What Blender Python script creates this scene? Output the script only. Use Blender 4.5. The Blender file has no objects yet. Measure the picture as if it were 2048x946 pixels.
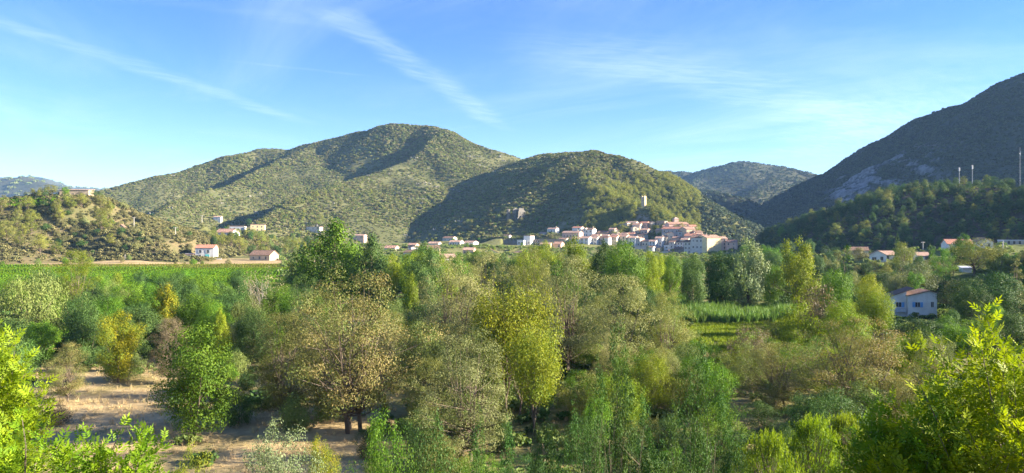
import bpy, math, random
import numpy as np

# ---------------------------------------------------------------- camera, sky, sun, exposure
S = bpy.context.scene
COL = S.collection
F, CX, HY, CZ = 1500.0, 1024.0, 473.0, 15.0      # focal length and principal point in photo pixels, eye height in m
cam_d = bpy.data.cameras.new("camera")
cam = bpy.data.objects.new("camera", cam_d)
COL.objects.link(cam)
cam.location = (0, 0, CZ)
cam.rotation_euler = (math.pi / 2, 0, 0)
cam_d.sensor_width = 36.0
cam_d.lens = F / 2048.0 * 36.0
cam_d.clip_start = 0.3
cam_d.clip_end = 40000
S.camera = cam

SUN_EL, SUN_AZ = math.radians(19.5), math.radians(91.0)
sd = (math.sin(SUN_AZ) * math.cos(SUN_EL), math.cos(SUN_AZ) * math.cos(SUN_EL), math.sin(SUN_EL))
sun_l = bpy.data.lights.new("sun", 'SUN')
sun_l.energy = 5.0
sun_l.angle = math.radians(0.5)
sun_l.color = (1.0, 0.88, 0.70)
sun_o = bpy.data.objects.new("sun", sun_l)
COL.objects.link(sun_o)
from mathutils import Vector
sun_o.rotation_euler = Vector(sd).to_track_quat('Z', 'Y').to_euler()
sun_o.location = (300, -50, 300)

S.view_settings.view_transform = 'Standard'
S.view_settings.look = 'None'
S.view_settings.gamma = 1.0
S.view_settings.use_curve_mapping = False
S.view_settings.exposure = 2.3
HAZE = 0.62e-4
S.render.engine = 'CYCLES'
S.cycles.max_bounces = 5
S.cycles.diffuse_bounces = 2
S.cycles.glossy_bounces = 1
S.cycles.transmission_bounces = 3
S.cycles.transparent_max_bounces = 4
S.cycles.volume_bounces = 0
S.cycles.caustics_reflective = False
S.cycles.caustics_refractive = False
S.cycles.use_denoising = True
S.cycles.denoising_prefilter = 'NONE'

class NT:
    """tiny helper round a node tree"""
    def __init__(s, tree):
        s.t = tree; s.n = tree.nodes; s.l = tree.links
    def new(s, typ, **kw):
        n = s.n.new(typ)
        for k, v in kw.items(): setattr(n, k, v)
        return n
    def put(s, sock, v):
        if isinstance(v, bpy.types.NodeSocket): s.l.new(v, sock)
        elif v is not None: sock.default_value = v
    def m(s, op, a, b=None, c=None, clamp=False):
        n = s.new('ShaderNodeMath', operation=op); n.use_clamp = clamp
        for i, v in enumerate((a, b, c)):
            if v is not None: s.put(n.inputs[i], v)
        return n.outputs[0]
    def mix(s, f, a, b):
        n = s.new('ShaderNodeMix', data_type='RGBA')
        s.put(n.inputs[0], f); s.put(n.inputs[6], a); s.put(n.inputs[7], b)
        return n.outputs[2]
    def noise(s, vec, scale, detail=4, rough=0.55, dist=0.0):
        n = s.new('ShaderNodeTexNoise')
        if vec is not None: s.l.new(vec, n.inputs['Vector'])
        n.inputs['Scale'].default_value = scale; n.inputs['Detail'].default_value = detail
        n.inputs['Roughness'].default_value = rough; n.inputs['Distortion'].default_value = dist
        return n.outputs['Fac']
    def ramp(s, f, lo, hi):
        n = s.new('ShaderNodeMapRange'); n.clamp = True; n.interpolation_type = 'SMOOTHSTEP'
        s.put(n.inputs[0], f); n.inputs[1].default_value = lo; n.inputs[2].default_value = hi
        return n.outputs[0]

world = bpy.data.worlds.new("World")
S.world = world
world.use_nodes = True
w = NT(world.node_tree)
for n in list(w.n): w.n.remove(n)
sky = w.new('ShaderNodeTexSky', sky_type='NISHITA')
sky.sun_disc = False
sky.sun_elevation = SUN_EL
sky.sun_rotation = SUN_AZ
sky.air_density = 1.0
sky.dust_density = 0.05
sky.ozone_density = 3.0
sky.altitude = 900
tc = w.new('ShaderNodeTexCoord')
sep = w.new('ShaderNodeSeparateXYZ'); w.l.new(tc.outputs['Generated'], sep.inputs[0])
dz = w.m('MAXIMUM', sep.outputs[2], 0.012)
U = w.m('DIVIDE', sep.outputs[0], dz); V = w.m('DIVIDE', sep.outputs[1], dz)   # the cirrus sheet, one unit above
def sky_noise(su, sv, rot, detail=5, dist=0.4, off=0.0):
    c, s_ = math.cos(rot), math.sin(rot)
    a = w.m('ADD', w.m('MULTIPLY', U, c), w.m('MULTIPLY', V, s_))
    b = w.m('SUBTRACT', w.m('MULTIPLY', V, c), w.m('MULTIPLY', U, s_))
    cb = w.new('ShaderNodeCombineXYZ')
    w.put(cb.inputs[0], w.m('MULTIPLY', a, su)); w.put(cb.inputs[1], w.m('MULTIPLY', b, sv)); cb.inputs[2].default_value = off
    return w.noise(cb.outputs[0], 1.0, detail, 0.6, dist)
def band(p0, p1, width, fade0, fade1, amp, seed):
    """a long wisp lying along a straight line in the cirrus sheet"""
    u0, v0 = (p0[0] - CX) / (HY - p0[1]), F / (HY - p0[1])
    u1, v1 = (p1[0] - CX) / (HY - p1[1]), F / (HY - p1[1])
    L = math.hypot(u1 - u0, v1 - v0); ex, ey = (u1 - u0) / L, (v1 - v0) / L
    du, dv = w.m('SUBTRACT', U, u0), w.m('SUBTRACT', V, v0)
    t = w.m('ADD', w.m('MULTIPLY', du, ex), w.m('MULTIPLY', dv, ey))
    d = w.m('SUBTRACT', w.m('MULTIPLY', du, ey), w.m('MULTIPLY', dv, ex))
    wob = w.m('MULTIPLY', w.m('SUBTRACT', sky_noise(1.3, 1.3, 0, 3, 0.2, seed), 0.5), width * 2.2)
    d = w.m('ABSOLUTE', w.m('ADD', d, wob))
    g = w.m('SUBTRACT', 1.0, w.ramp(d, width * 0.15, width * 1.25))
    ends = w.m('MULTIPLY', w.ramp(t, -fade0, 0.1), w.m('SUBTRACT', 1.0, w.ramp(t, L - fade1, L + 0.25)))
    tex = w.ramp(sky_noise(9.0, 2.6, math.atan2(ey, ex) + 1.1, 6, 0.9, seed + 3.3), 0.30, 0.72)
    tex = w.m('ADD', w.m('MULTIPLY', tex, 0.75), 0.25)
    return w.m('MULTIPLY', w.m('MULTIPLY', g, ends), w.m('MULTIPLY', tex, amp))
bands = [band((-60, 25), (625, 250), 0.13, 2.0, 0.8, 0.14, 1.0),
         band((660, 20), (1018, 262), 0.13, 0.1, 0.9, 0.18, 7.0),
         band((300, 2), (780, 62), 0.10, 1.0, 0.5, 0.05, 12.0),
         band((520, 128), (720, 150), 0.035, 0.3, 0.3, 0.10, 15.0),
         band((1660, 300), (2100, 60), 0.9, 2.0, 3.0, 0.20, 22.0),
         band((1250, 120), (1900, 290), 0.5, 1.2, 1.5, 0.18, 27.0)]
cl = bands[0]
for b in bands[1:]: cl = w.m('ADD', cl, b)
veil = w.ramp(sky_noise(0.55, 0.22, 0.5, 6, 0.8, 40.0), 0.42, 0.80)
veil = w.m('MULTIPLY', veil, 0.20)
low = w.m('MULTIPLY', w.m('SUBTRACT', 1.0, w.ramp(sep.outputs[2], 0.03, 0.26)), 0.0)
cl = w.m('ADD', w.m('ADD', cl, veil), low, clamp=True)
hs = w.new('ShaderNodeHueSaturation')
hs.inputs['Hue'].default_value = 0.52
hs.inputs['Saturation'].default_value = 1.28
hs.inputs['Value'].default_value = 1.0
w.l.new(sky.outputs[0], hs.inputs['Color'])
skyc = w.mix(cl, hs.outputs[0], (5.2, 6.0, 7.0, 1))
bg = w.new('ShaderNodeBackground')
w.l.new(skyc, bg.inputs['Color'])
bg.inputs['Strength'].default_value = 0.057
wo = w.new('ShaderNodeOutputWorld')
w.l.new(bg.outputs[0], wo.inputs['Surface'])

# ---------------------------------------------------------------- helpers
rng = np.random.default_rng(7)
random.seed(7)
_perm = np.random.default_rng(3).permutation(4096)
_val = np.random.default_rng(4).random(4096)
def vnoise(x, y):
    xi = np.floor(x).astype(np.int64); yi = np.floor(y).astype(np.int64)
    fx = x - xi; fy = y - yi
    fx = fx * fx * (3 - 2 * fx); fy = fy * fy * (3 - 2 * fy)
    def h(a, b): return _val[_perm[(a & 4095)] ^ ((b * 131) & 4095)] 
    return (h(xi, yi) * (1 - fx) + h(xi + 1, yi) * fx) * (1 - fy) + (h(xi, yi + 1) * (1 - fx) + h(xi + 1, yi + 1) * fx) * fy
def fbm(x, y, sc, octv=4, gain=0.5):
    x = np.asarray(x, float) / sc; y = np.asarray(y, float) / sc
    s = np.zeros_like(x); a = 1.0; tot = 0
    for i in range(octv):
        s += a * (vnoise(x + 17.3 * i, y - 9.1 * i) * 2 - 1); tot += a; a *= gain; x = x * 2.03; y = y * 2.03
    return s / tot
def sstep(a, b, x):
    t = np.clip((x - a) / (b - a), 0, 1); return t * t * (3 - 2 * t)

def link_mesh(name, me, parent=None):
    o = bpy.data.objects.new(name, me); COL.objects.link(o)
    if parent is not None: o.parent = parent
    return o
def mesh_arrays(name, verts, faces, mats=(), fmat=None, tint=None, smooth=False):
    """verts (n,3), faces (m,4) or (m,3) arrays -> mesh"""
    me = bpy.data.meshes.new(name)
    verts = np.ascontiguousarray(verts, dtype=np.float32); faces = np.ascontiguousarray(faces, dtype=np.int32)
    m, k = faces.shape
    me.vertices.add(len(verts)); me.vertices.foreach_set('co', verts.ravel())
    me.loops.add(m * k); me.loops.foreach_set('vertex_index', faces.ravel())
    me.polygons.add(m); me.polygons.foreach_set('loop_start', np.arange(0, m * k, k, dtype=np.int32))
    if fmat is not None: me.polygons.foreach_set('material_index', np.asarray(fmat, dtype=np.int32))
    me.polygons.foreach_set('use_smooth', np.full(m, smooth, dtype=bool))
    if tint is not None:
        at = me.attributes.new('tint', 'FLOAT', 'POINT'); at.data.foreach_set('value', np.asarray(tint, dtype=np.float32))
    for ma in mats: me.materials.append(ma)
    me.update(calc_edges=True)
    return me
def mesh_py(name, verts, faces, mats=(), fmat=None):
    me = bpy.data.meshes.new(name); me.from_pydata([tuple(v) for v in verts], [], faces)
    for ma in mats: me.materials.append(ma)
    if fmat is not None: me.polygons.foreach_set('material_index', fmat)
    me.update(); return me
def tag(o, label=None, cat=None, group=None, kind=None):
    if label: o['label'] = label
    if cat: o['category'] = cat
    if group: o['group'] = group
    if kind: o['kind'] = kind
    return o
def empty(name, loc, rz=0.0):
    o = bpy.data.objects.new(name, None); COL.objects.link(o)
    o.location = loc; o.rotation_euler = (0, 0, rz); o.empty_display_size = 0.5
    return o
class MB:
    """collects boxes, slabs and tubes into one mesh"""
    def __init__(s): s.v = []; s.f = []; s.m = []
    def add(s, vs, fs, mi=0):
        b = len(s.v); s.v += [tuple(v) for v in vs]; s.f += [tuple(i + b for i in f) for f in fs]; s.m += [mi] * len(fs)
    def box(s, x0, x1, y0, y1, z0, z1, mi=0):
        vs = [(x0,y0,z0),(x1,y0,z0),(x1,y1,z0),(x0,y1,z0),(x0,y0,z1),(x1,y0,z1),(x1,y1,z1),(x0,y1,z1)]
        s.add(vs, [(3,2,1,0),(4,5,6,7),(0,1,5,4),(1,2,6,5),(2,3,7,6),(3,0,4,7)], mi)
    def tube(s, pts, rads, n=5, mi=0, cap=True):
        pts = [np.array(p, float) for p in pts]; rings = []
        for i, p in enumerate(pts):
            d = pts[min(i + 1, len(pts) - 1)] - pts[max(i - 1, 0)]; d /= (np.linalg.norm(d) + 1e-9)
            a = np.cross(d, (0.3, 0.9, 0.2) if abs(d[2]) > 0.8 else (0, 0, 1.0)); a /= (np.linalg.norm(a) + 1e-9); b = np.cross(d, a)
            rings.append([p + rads[i] * (math.cos(2*math.pi*k/n) * a + math.sin(2*math.pi*k/n) * b) for k in range(n)])
        vs = [v for r in rings for v in r]
        fs = [(i*n+k, i*n+(k+1)%n, (i+1)*n+(k+1)%n, (i+1)*n+k) for i in range(len(pts)-1) for k in range(n)]
        if cap: fs += [tuple(range((len(pts)-1)*n, len(pts)*n)), tuple(range(n-1, -1, -1))]
        s.add(vs, fs, mi)
    def mesh(s, name, mats): return mesh_py(name, s.v, s.f, mats, s.m)
    def build(s, name, mats, parent=None): return link_mesh(name, s.mesh(name, mats), parent)

# ---------------------------------------------------------------- materials
def mat_new(name):
    m = bpy.data.materials.new(name); m.use_nodes = True
    t = NT(m.node_tree)
    for n in list(t.n): t.n.remove(n)
    out = t.new('ShaderNodeOutputMaterial')
    return m, t, out
def principled(t, out, col, rough=0.85, spec=0.2, bump=None, bstr=0.3):
    p = t.new('ShaderNodeBsdfPrincipled')
    t.put(p.inputs['Base Color'], col); p.inputs['Roughness'].default_value = rough
    p.inputs['Specular IOR Level'].default_value = spec
    if bump is not None:
        b = t.new('ShaderNodeBump'); b.inputs['Strength'].default_value = bstr; b.inputs['Distance'].default_value = 0.2
        t.l.new(bump, b.inputs['Height']); t.l.new(b.outputs[0], p.inputs['Normal'])
    t.l.new(p.outputs[0], out.inputs['Surface'])
    return p
def c4(c): return (c[0], c[1], c[2], 1)
def leaf_mat(name, a, b, trans=0.3, vary=0.25, rough=0.6, tcol=None, satk=1.15):
    """two leaf colours mixed by each leaf's own tint; each plant a little lighter or darker than the next"""
    def sat(c, k):
        l = 0.3 * c[0] + 0.6 * c[1] + 0.1 * c[2]; return tuple(max(0.008, l + (q - l) * k) for q in c)
    a, b = (tuple(1.1 * q for q in sat(c_, satk)) if c_[1] < 0.24 else sat(c_, satk) for c_ in (a, b))
    m, t, out = mat_new(name)
    at = t.new('ShaderNodeAttribute', attribute_name='tint')
    oi = t.new('ShaderNodeObjectInfo')
    base = t.mix(at.outputs['Fac'], c4(a), c4(b))
    hsv = t.new('ShaderNodeHueSaturation')
    t.l.new(base, hsv.inputs['Color'])
    t.put(hsv.inputs['Value'], t.m('ADD', t.m('MULTIPLY', oi.outputs['Random'], vary * 2), 1 - vary))
    t.put(hsv.inputs['Hue'], t.m('ADD', t.m('MULTIPLY', t.m('FRACT', t.m('MULTIPLY', oi.outputs['Random'], 17.3)), 0.03), 0.485))
    col = hsv.outputs[0]
    p = t.new('ShaderNodeBsdfPrincipled'); t.l.new(col, p.inputs['Base Color'])
    p.inputs['Roughness'].default_value = rough; p.inputs['Specular IOR Level'].default_value = 0.15
    tr = t.new('ShaderNodeBsdfTranslucent')
    tcn = t.new('ShaderNodeMix', data_type='RGBA', blend_type='MULTIPLY'); tcn.inputs[0].default_value = 1.0
    t.l.new(col, tcn.inputs[6]); tcn.inputs[7].default_value = c4(tcol or (1.5, 1.5, 0.6))
    t.l.new(tcn.outputs[2], tr.inputs['Color'])
    mx = t.new('ShaderNodeMixShader'); mx.inputs[0].default_value = trans * 0.75
    t.l.new(p.outputs[0], mx.inputs[1]); t.l.new(tr.outputs[0], mx.inputs[2]); t.l.new(mx.outputs[0], out.inputs['Surface'])
    return m
def noisy_mat(name, a, b, scale, rough=0.85, detail=4, spec=0.15, bstr=0.25, lo=0.35, hi=0.65, vary=0.0):
    m, t, out = mat_new(name)
    tcx = t.new('ShaderNodeTexCoord')
    f = t.noise(tcx.outputs['Object'], scale, detail, 0.6)
    col = t.mix(t.ramp(f, lo, hi), c4(a), c4(b))
    if vary:
        oi = t.new('ShaderNodeObjectInfo'); hsv = t.new('ShaderNodeHueSaturation'); t.l.new(col, hsv.inputs['Color'])
        t.put(hsv.inputs['Value'], t.m('ADD', t.m('MULTIPLY', oi.outputs['Random'], vary * 2), 1 - vary)); col = hsv.outputs[0]
    principled(t, out, col, rough, spec, f, bstr)
    return m
M = {}
# ---------------------------------------------------------------- where the houses stand (the ground is levelled under each)
HOUSE_SPECS = []; PADS = []
def hs(px, pb, w, h, label, **k):
    Y = k['Y']
    if k.get('group'): w, h = w * 1.08, h * 1.14
    HOUSE_SPECS.append(((px, pb, w, h, label), k))
    rad = max(w / F * Y * 0.5, 4) + 3
    PADS.append(((px - CX) / F * Y, Y + k.get('dep', 8) * 0.4, CZ + (HY - pb) / F * Y, rad))
def pad(px, pb, Y, rad=6): PADS.append(((px - CX) / F * Y, Y, CZ + (HY - pb) / F * Y, rad))
# the village on its spur, lower rows first
V = 'houses of the hill village'
hs(1168, 489, 16, 11, 'low white village house at the left foot of the lowest terrace row', wall='white', roof='tile_pale', rt='x', win=(2,2), dep=9, Y=640, group=V)
hs(1184, 490, 18, 12, 'broad white house beside the low white one in the lowest terrace row', wall='white', roof='tile_pale', win=(3,2), dep=10, chim=1, Y=645, group=V)
hs(1203, 489, 15, 12, 'lavender grey house under a brown roof between white terrace houses', wall='grey', roof='tile_brown', win=(2,2), dep=9, Y=645, group=V)
hs(1212, 491, 8, 13, 'narrow white house squeezed against the lavender grey one', wall='white', roof='tile_brown', win=(1,2), wk='t', Y=640, group=V)
hs(1225, 488, 15, 12, 'pale house under a dusky red roof in the terrace row, left of the orange roof', wall='cream', roof='tile_red', win=(3,2), dep=10, chim=1, Y=648, group=V)
hs(1243, 489, 17, 14, 'tall pale terrace house with orange roof and sunlit cream gable end', wall='cream', roof='tile', win=(2,3), dep=11, Y=650, chim=1, group=V)
hs(1254, 491, 8, 14, 'narrow grey terrace house in the gap beside the orange roof', wall='grey', roof='tile_pale', win=(1,3), Y=648, group=V)
hs(1264, 493, 12, 15, 'bright white terrace house with dark windows under a pink roof', wall='white', roof='tile_pale', win=(2,3), dep=10, Y=645, group=V)
hs(1274, 493, 11, 14, 'last pale house at the right end of the terrace row, above the long grey wall', wall='pale', roof='tile', rt='y', win=(2,2), dep=11, Y=645, group=V)
hs(1177, 474, 15, 13, 'upright white house with two rows of paired windows above the terrace row', wall='white', roof='tile_brown', win=(2,2), dep=9, wk='n', Y=690, chim=1, group=V)
hs(1169, 474, 5, 15, 'slim bluish white stair tower attached left of the paired window house', wall='white', roof='tile_brown', win=(1,2), wk='s', dep=5, Y=692, rt='shedl', group=V)
hs(1205, 474, 19, 8, 'dark stone house crouching behind the terrace row', wall='stone', roof='tile_brown', win=(2,1), dep=8, Y=690, group=V)
hs(1223, 471, 10, 11, 'small square cream house with sunlit roof behind the terrace row', wall='pink', roof='tile_pale', win=(1,2), dep=7, Y=690, group=V)
hs(1234, 471, 9, 9, 'small house with rounded sunlit cream gable behind the terrace row', wall='cream', roof='tile_pale', rt='y', win=(1,1), dep=8, Y=688, rot=20, group=V)
hs(1272, 473, 11, 16, 'tall cream house with round topped sunlit flank in the middle of the village', wall='cream', roof='tile_pale', rt='y', win=(1,3), dep=9, Y=690, rot=15, group=V)
hs(1247, 459, 14, 9, 'grey house at the top left edge of the village with pinkish lean-to roof', wall='grey', roof='tile_pale', win=(2,1), rt='shedl', dep=8, Y=700, group=V)
hs(1262, 452, 18, 6, 'long low topmost house with wide pale pink roof', wall='pale', roof='tile_pale', win=(3,1), dep=7, wk='s', Y=706, group=V)
hs(1258, 457, 6, 7, 'tiny cream gable under the long pale pink roof', wall='yellow', roof='tile_pale', rt='y', win=(1,1), wk='s', dep=5, rot=15, Y=698, group=V)
hs(1272, 461, 15, 10, 'house with flat orange roof just below the topmost pink roof', wall='cream', roof='tile', win=(2,1), dep=9, Y=694, group=V)
hs(1287, 455, 13, 8, 'upper house with bright orange roof left of the sunlit upright gable', wall='pink', roof='tile_red', win=(2,1), dep=8, Y=698, group=V)
hs(1301, 456, 13, 7, 'long blue grey house joined to the bright orange roof', wall='grey', roof='tile_brown', win=(2,1), dep=8, Y=698, group=V)
hs(1306, 457, 6, 11, 'narrow upright house with sunlit cream gable, upper village', wall='cream', roof='tile_pale', rt='y', win=(1,2), wk='s', dep=6, rot=10, Y=694, group=V)
hs(1301, 471, 10, 11, 'sunlit yellow house wall standing alone beside the dark garden trees', wall='yellow', roof='tile_pale', rt='shedr', win=(1,2), wk='s', dep=6, rot=25, Y=690, group=V)
hs(1321, 454, 15, 10, 'roofless ruined stone house at the top of the village', wall='stone', roof='stone', rt='flat', win=(2,1), dep=9, Y=694, group=V)
hs(1304, 500, 12, 15, 'white stepped house left of the three storey white one', wall='white', roof='tile_pale', win=(2,3), dep=8, Y=632, group=V)
hs(1317, 497, 13, 18, 'three storey white house with tall dark windows', wall='white', roof='tile_pale', win=(2,3), wk='t', dep=9, Y=636, chim=1, group=V)
hs(1314, 504, 11, 7, 'small yellow house front below the three storey white one', wall='yellow', roof='tile_pale', win=(2,1), wk='s', rt='shed', dep=5, Y=620, group=V)
hs(1301, 507, 9, 11, 'small white house with two windows at the foot of the grey wall', wall='white', roof='tile_brown', win=(1,2), dep=6, Y=615, group=V)
hs(1330, 519, 17, 13, 'grey white house with front gable at the village foot', wall='pale', roof='tile_pale', rt='y', win=(1,1), wk='s', dep=10, Y=600, group=V)
hs(1333, 499, 10, 8, 'squat white house below brown roofs in the middle of the village', wall='white', roof='tile_brown', win=(1,1), wk='w', rt='shed', dep=7, Y=622, group=V)
hs(1341, 476, 32, 16, 'long grey hall under a red roof below the church', wall='grey', roof='tile_red', win=(4,2), dep=11, Y=655, group=V, side=0)
hs(1342, 479, 10, 11, 'house with bright cream gable in front of the long grey hall', wall='cream', roof='tile', rt='y', win=(1,1), dep=10, rot=5, Y=640, group=V)
hs(1364, 478, 16, 13, 'pale house with windows and red roof right of the long hall', wall='pale', roof='tile_red', win=(2,2), dep=9, Y=645, chim=1, group=V)
hs(1382, 472, 16, 12, 'sunlit tan house at the right of the church below its wall', wall='tan', roof='tile', win=(2,2), dep=12, rot=20, Y=640, group=V)
hs(1399, 477, 12, 11, 'dark brown house leaning at the right slope of the village', wall='pink', roof='tile_brown', win=(1,1), dep=9, rot=15, Y=635, group=V)
hs(1378, 482, 18, 9, 'house under a jumble of red roofs in the village centre', wall='pink', roof='tile_red', win=(2,1), dep=12, Y=625, chim=2, group=V)
hs(1394, 484, 16, 10, 'house with sunlit orange roof behind the big pale house', wall='cream', roof='tile', win=(2,1), dep=11, Y=622, chim=1, group=V)
hs(1343, 496, 10, 10, 'slim pale house with dark roof left of the timbered house', wall='pale', roof='tile_brown', win=(1,2), dep=8, Y=618, group=V)
hs(1357, 497, 17, 11, 'white and grey house above the dark timbered one', wall='white', roof='tile_brown', win=(3,2), dep=8, Y=618, group=V)
hs(1358, 514, 19, 14, 'dark timbered house with pinkish posts at the village foot', wall='darkwall', roof='tile_brown', win=(3,2), wk='t', dep=8, Y=600, group=V)
hs(1375, 515, 13, 27, 'tallest pale house, four storeys with a stack of dark windows', wall='pale', roof='tile_brown', win=(2,4), dep=9, Y=596, group=V, chim=1)
hs(1398, 513, 30, 33, 'largest pale stone house at the front right of the village', wall='pale', roof='tile_brown', win=(4,3), dep=13, Y=590, group=V, chim=1)
hs(1429, 510, 26, 30, 'big sunlit yellow house facing right with hardly a window', wall='yellow', roof='tile', win=(1,1), wk='s', dep=13, rot=30, Y=588, rt='x', group=V)
hs(1413, 489, 24, 11, 'upper house with hipped red roof behind the big yellow house', wall='tan', roof='tile_red', rt='hip', rise=3, win=(3,1), dep=11, rot=10, Y=612, group=V, chim=1)
hs(1449, 499, 11, 19, 'brown and cream house right of the big yellow one', wall='pink', roof='tile_pale', win=(1,3), dep=9, rot=10, Y=592, group=V)
hs(1462, 500, 20, 14, 'last house at the right end of the village with pink front and sunlit cream end', wall='pink', roof='tile', win=(2,2), dep=9, rot=-22, Y=588, group=V)
hs(1365, 525, 20, 6, 'low house with peach coloured roof peeping over the trees below the village', wall='cream', roof='tile_pale', rt='y', win=(1,1), wk='s', dep=10, rot=0, Y=560, group=V)
hs(1141, 478, 31, 11, 'long pink house at the left edge of the village', wall='pink', roof='tile_pale', win=(5,1), dep=9, Y=660, chim=1, group=V)
hs(1161, 474, 10, 8, 'tan house with rounded sunlit gable right of the long pink one', wall='tan', roof='tile_pale', rt='y', win=(1,1), dep=8, rot=10, Y=665, group=V)
hs(1153, 466, 16, 9, 'white house with red roof and sunlit end above the long pink one', wall='white', roof='tile_red', win=(2,2), dep=8, Y=695, group=V)
hs(1358, 459, 38, 11, 'pink stone church with long nave and a square bell tower', rot=12, wall='pink', roof='tile', win=(3,1), wk='t', dep=10, Y=668, name='church', cat='church', key='cr')
hs(1190, 482, 15, 9, 'cream house peeping over the terrace row behind the broad white house', wall='cream', roof='tile', win=(2,1), dep=9, Y=668, group=V)
hs(1208, 481, 12, 8, 'pinkish house with brown roof right behind the lavender grey one', wall='pink', roof='tile_pale', win=(2,1), dep=8, Y=668, group=V)
hs(1229, 481, 14, 9, 'house with pale roof above the dusky red roof in the second row', wall='cream', roof='tile_pale', win=(2,1), dep=9, Y=670, group=V, chim=1)
hs(1247, 479, 13, 9, 'tan house above the orange roofed terrace house', wall='tan', roof='tile', win=(2,1), dep=9, Y=672, group=V)
hs(1261, 479, 12, 10, 'pale pink house behind the bright white terrace house', wall='pink', roof='tile_red', win=(1,1), dep=8, Y=672, group=V, chim=1)
hs(1282, 483, 13, 11, 'cream house with brown roof behind the right end of the terrace row', wall='cream', roof='tile_brown', win=(2,2), dep=9, Y=664, group=V)
hs(1288, 470, 13, 9, 'pinkish house left of the sunlit yellow wall', wall='pink', roof='tile_pale', win=(2,1), dep=8, Y=684, group=V)
hs(1290, 494, 12, 10, 'pale house between the terrace row and the white stepped house', wall='cream', roof='tile', win=(2,1), dep=8, Y=642, group=V)
hs(1327, 487, 13, 11, 'cream house right of the three storey white one', wall='cream', roof='tile', win=(2,2), dep=9, Y=640, group=V, chim=1)
hs(1318, 472, 13, 10, 'grey brown house below the roofless ruin', wall='stone', roof='tile_pale', win=(2,1), dep=9, Y=672, group=V)
hs(1331, 463, 12, 9, 'small tan house left of the church', wall='tan', roof='tile', win=(1,1), dep=8, Y=684, group=V)
hs(1351, 488, 13, 10, 'pinkish house under the red roofed pale one', wall='pink', roof='tile', win=(2,1), dep=9, Y=632, group=V)
hs(1368, 492, 13, 11, 'cream house left of the tallest pale house', wall='cream', roof='tile_pale', win=(2,1), dep=9, Y=618, group=V)
hs(1404, 488, 14, 10, 'tan house between the jumble of red roofs and the hipped roof', wall='tan', roof='tile', win=(2,1), dep=10, Y=628, group=V)
hs(1388, 462, 13, 8, 'sunlit pinkish house at the right shoulder under the church', wall='cream', roof='tile_red', win=(2,1), dep=8, rot=15, Y=660, group=V)
hs(1124, 488, 14, 8, 'small cream house left of the lowest terrace row', wall='cream', roof='tile', win=(2,1), dep=8, Y=645, group=V)
hs(1150, 488, 15, 9, 'white house with pink roof below the long pink one', wall='white', roof='tile_pale', win=(2,1), dep=9, Y=642, group=V)
# scattered houses left of the village and along the foot of the hill
hs(1041, 490, 13, 9, 'white two part modern villa with grey base, left of the arcaded house', wall='white', roof='white', rt='flat', win=(2,1), wk='w', dep=9, rot=-20, Y=660)
hs(1054, 490, 13, 18, 'taller white block of villa with pinkish sunlit side on the slope', wall='white', roof='tile_pale', rt='flat', win=(2,2), dep=9, rot=-25, Y=664)
hs(1076, 490, 20, 10, 'dark house fronted by a white arcade of arches in two rows', wall='darkwall', roof='tile_brown', rt='flat', win=(0,0), dep=8, rot=-15, Y=668, side=0, key='ah')
hs(1103, 466, 17, 8, 'white house with pink roof high on the shaded slope left of the village', wall='white', roof='tile_pale', win=(3,1), dep=8, rot=-32, Y=748, chim=1)
hs(1083, 471, 13, 4, 'low white annexe wall below the high pink roofed house', wall='white', roof='tile_pale', rt='shed', win=(1,1), wk='s', dep=4, Y=748)
hs(1090, 496, 20, 7, 'yellowish house with flat peach roof just over the round lime tree', wall='yellow', roof='tile_pale', win=(3,1), dep=9, rot=-15, Y=610)
hs(1114, 497, 15, 9, 'house with two reddish roofs between the lime tree and the terrace row', wall='pink', roof='tile', win=(2,1), dep=11, rot=-20, Y=615)
hs(1036, 516, 26, 8, 'long red roofed farmhouse with sunlit yellow gable below the villas', wall='tan', roof='tile', win=(3,1), dep=10, rot=-40, Y=540)
hs(816, 519, 18, 14, 'white house with grey shaded front at the vineyard edge', wall='white', roof='tile_brown', win=(1,1), dep=9, rot=-25, Y=470)
hs(830, 513, 15, 18, 'taller white block with sunlit gable behind the grey front house', wall='white', roof='tile_pale', rt='y', win=(1,2), wk='s', dep=9, rot=18, Y=482)
hs(869, 513, 24, 17, 'yellow house under a wide brown roof in the trees', wall='yellow', roof='tile_brown', win=(3,2), dep=10, rot=15, Y=480)
hs(897, 533, 30, 17, 'white villa with pinkish roof and a turquoise awning', wall='white', roof='tile_pale', win=(3,1), dep=11, rot=15, Y=400, chim=0, key='hv')
hs(919, 530, 9, 9, 'small orange shed at the right end of the white villa', wall='orange', roof='tile', rt='shed', win=(1,0), dep=4, rot=15, Y=398, name='shed', cat='shed', side=0)
hs(936, 509, 21, 9, 'pinkish house between the white villa and the brown roof', wall='pink', roof='tile_pale', win=(3,1), dep=9, rot=-10, Y=520)
hs(980, 514, 32, 9, 'wide house with low brown gabled roof among the treetops', wall='pale', roof='tile_brown', rt='y', rise=2.4, win=(2,1), dep=10, rot=0, Y=520)
hs(909, 491, 22, 7, 'long white bungalow on the slope above the yellow house', wall='white', roof='tile_pale', win=(4,1), dep=8, rot=-20, Y=600)
hs(866, 494, 20, 7, 'white house with flat roof above the brown roofed yellow house', wall='white', roof='tile_pale', win=(3,1), dep=8, rot=-15, Y=600)
hs(895, 482, 20, 6, 'greyish white house highest on the slope above the bungalow', wall='pale', roof='tile_brown', win=(2,1), dep=8, rot=-25, Y=640)
hs(937, 492, 19, 7, 'white house with lit end right of the long bungalow', wall='white', roof='tile_pale', win=(2,1), dep=8, rot=-30, Y=605)
hs(823, 496, 15, 6, 'small pink house above the white vineyard houses', wall='pink', roof='tile', win=(2,1), dep=8, rot=-15, Y=570)
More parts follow.
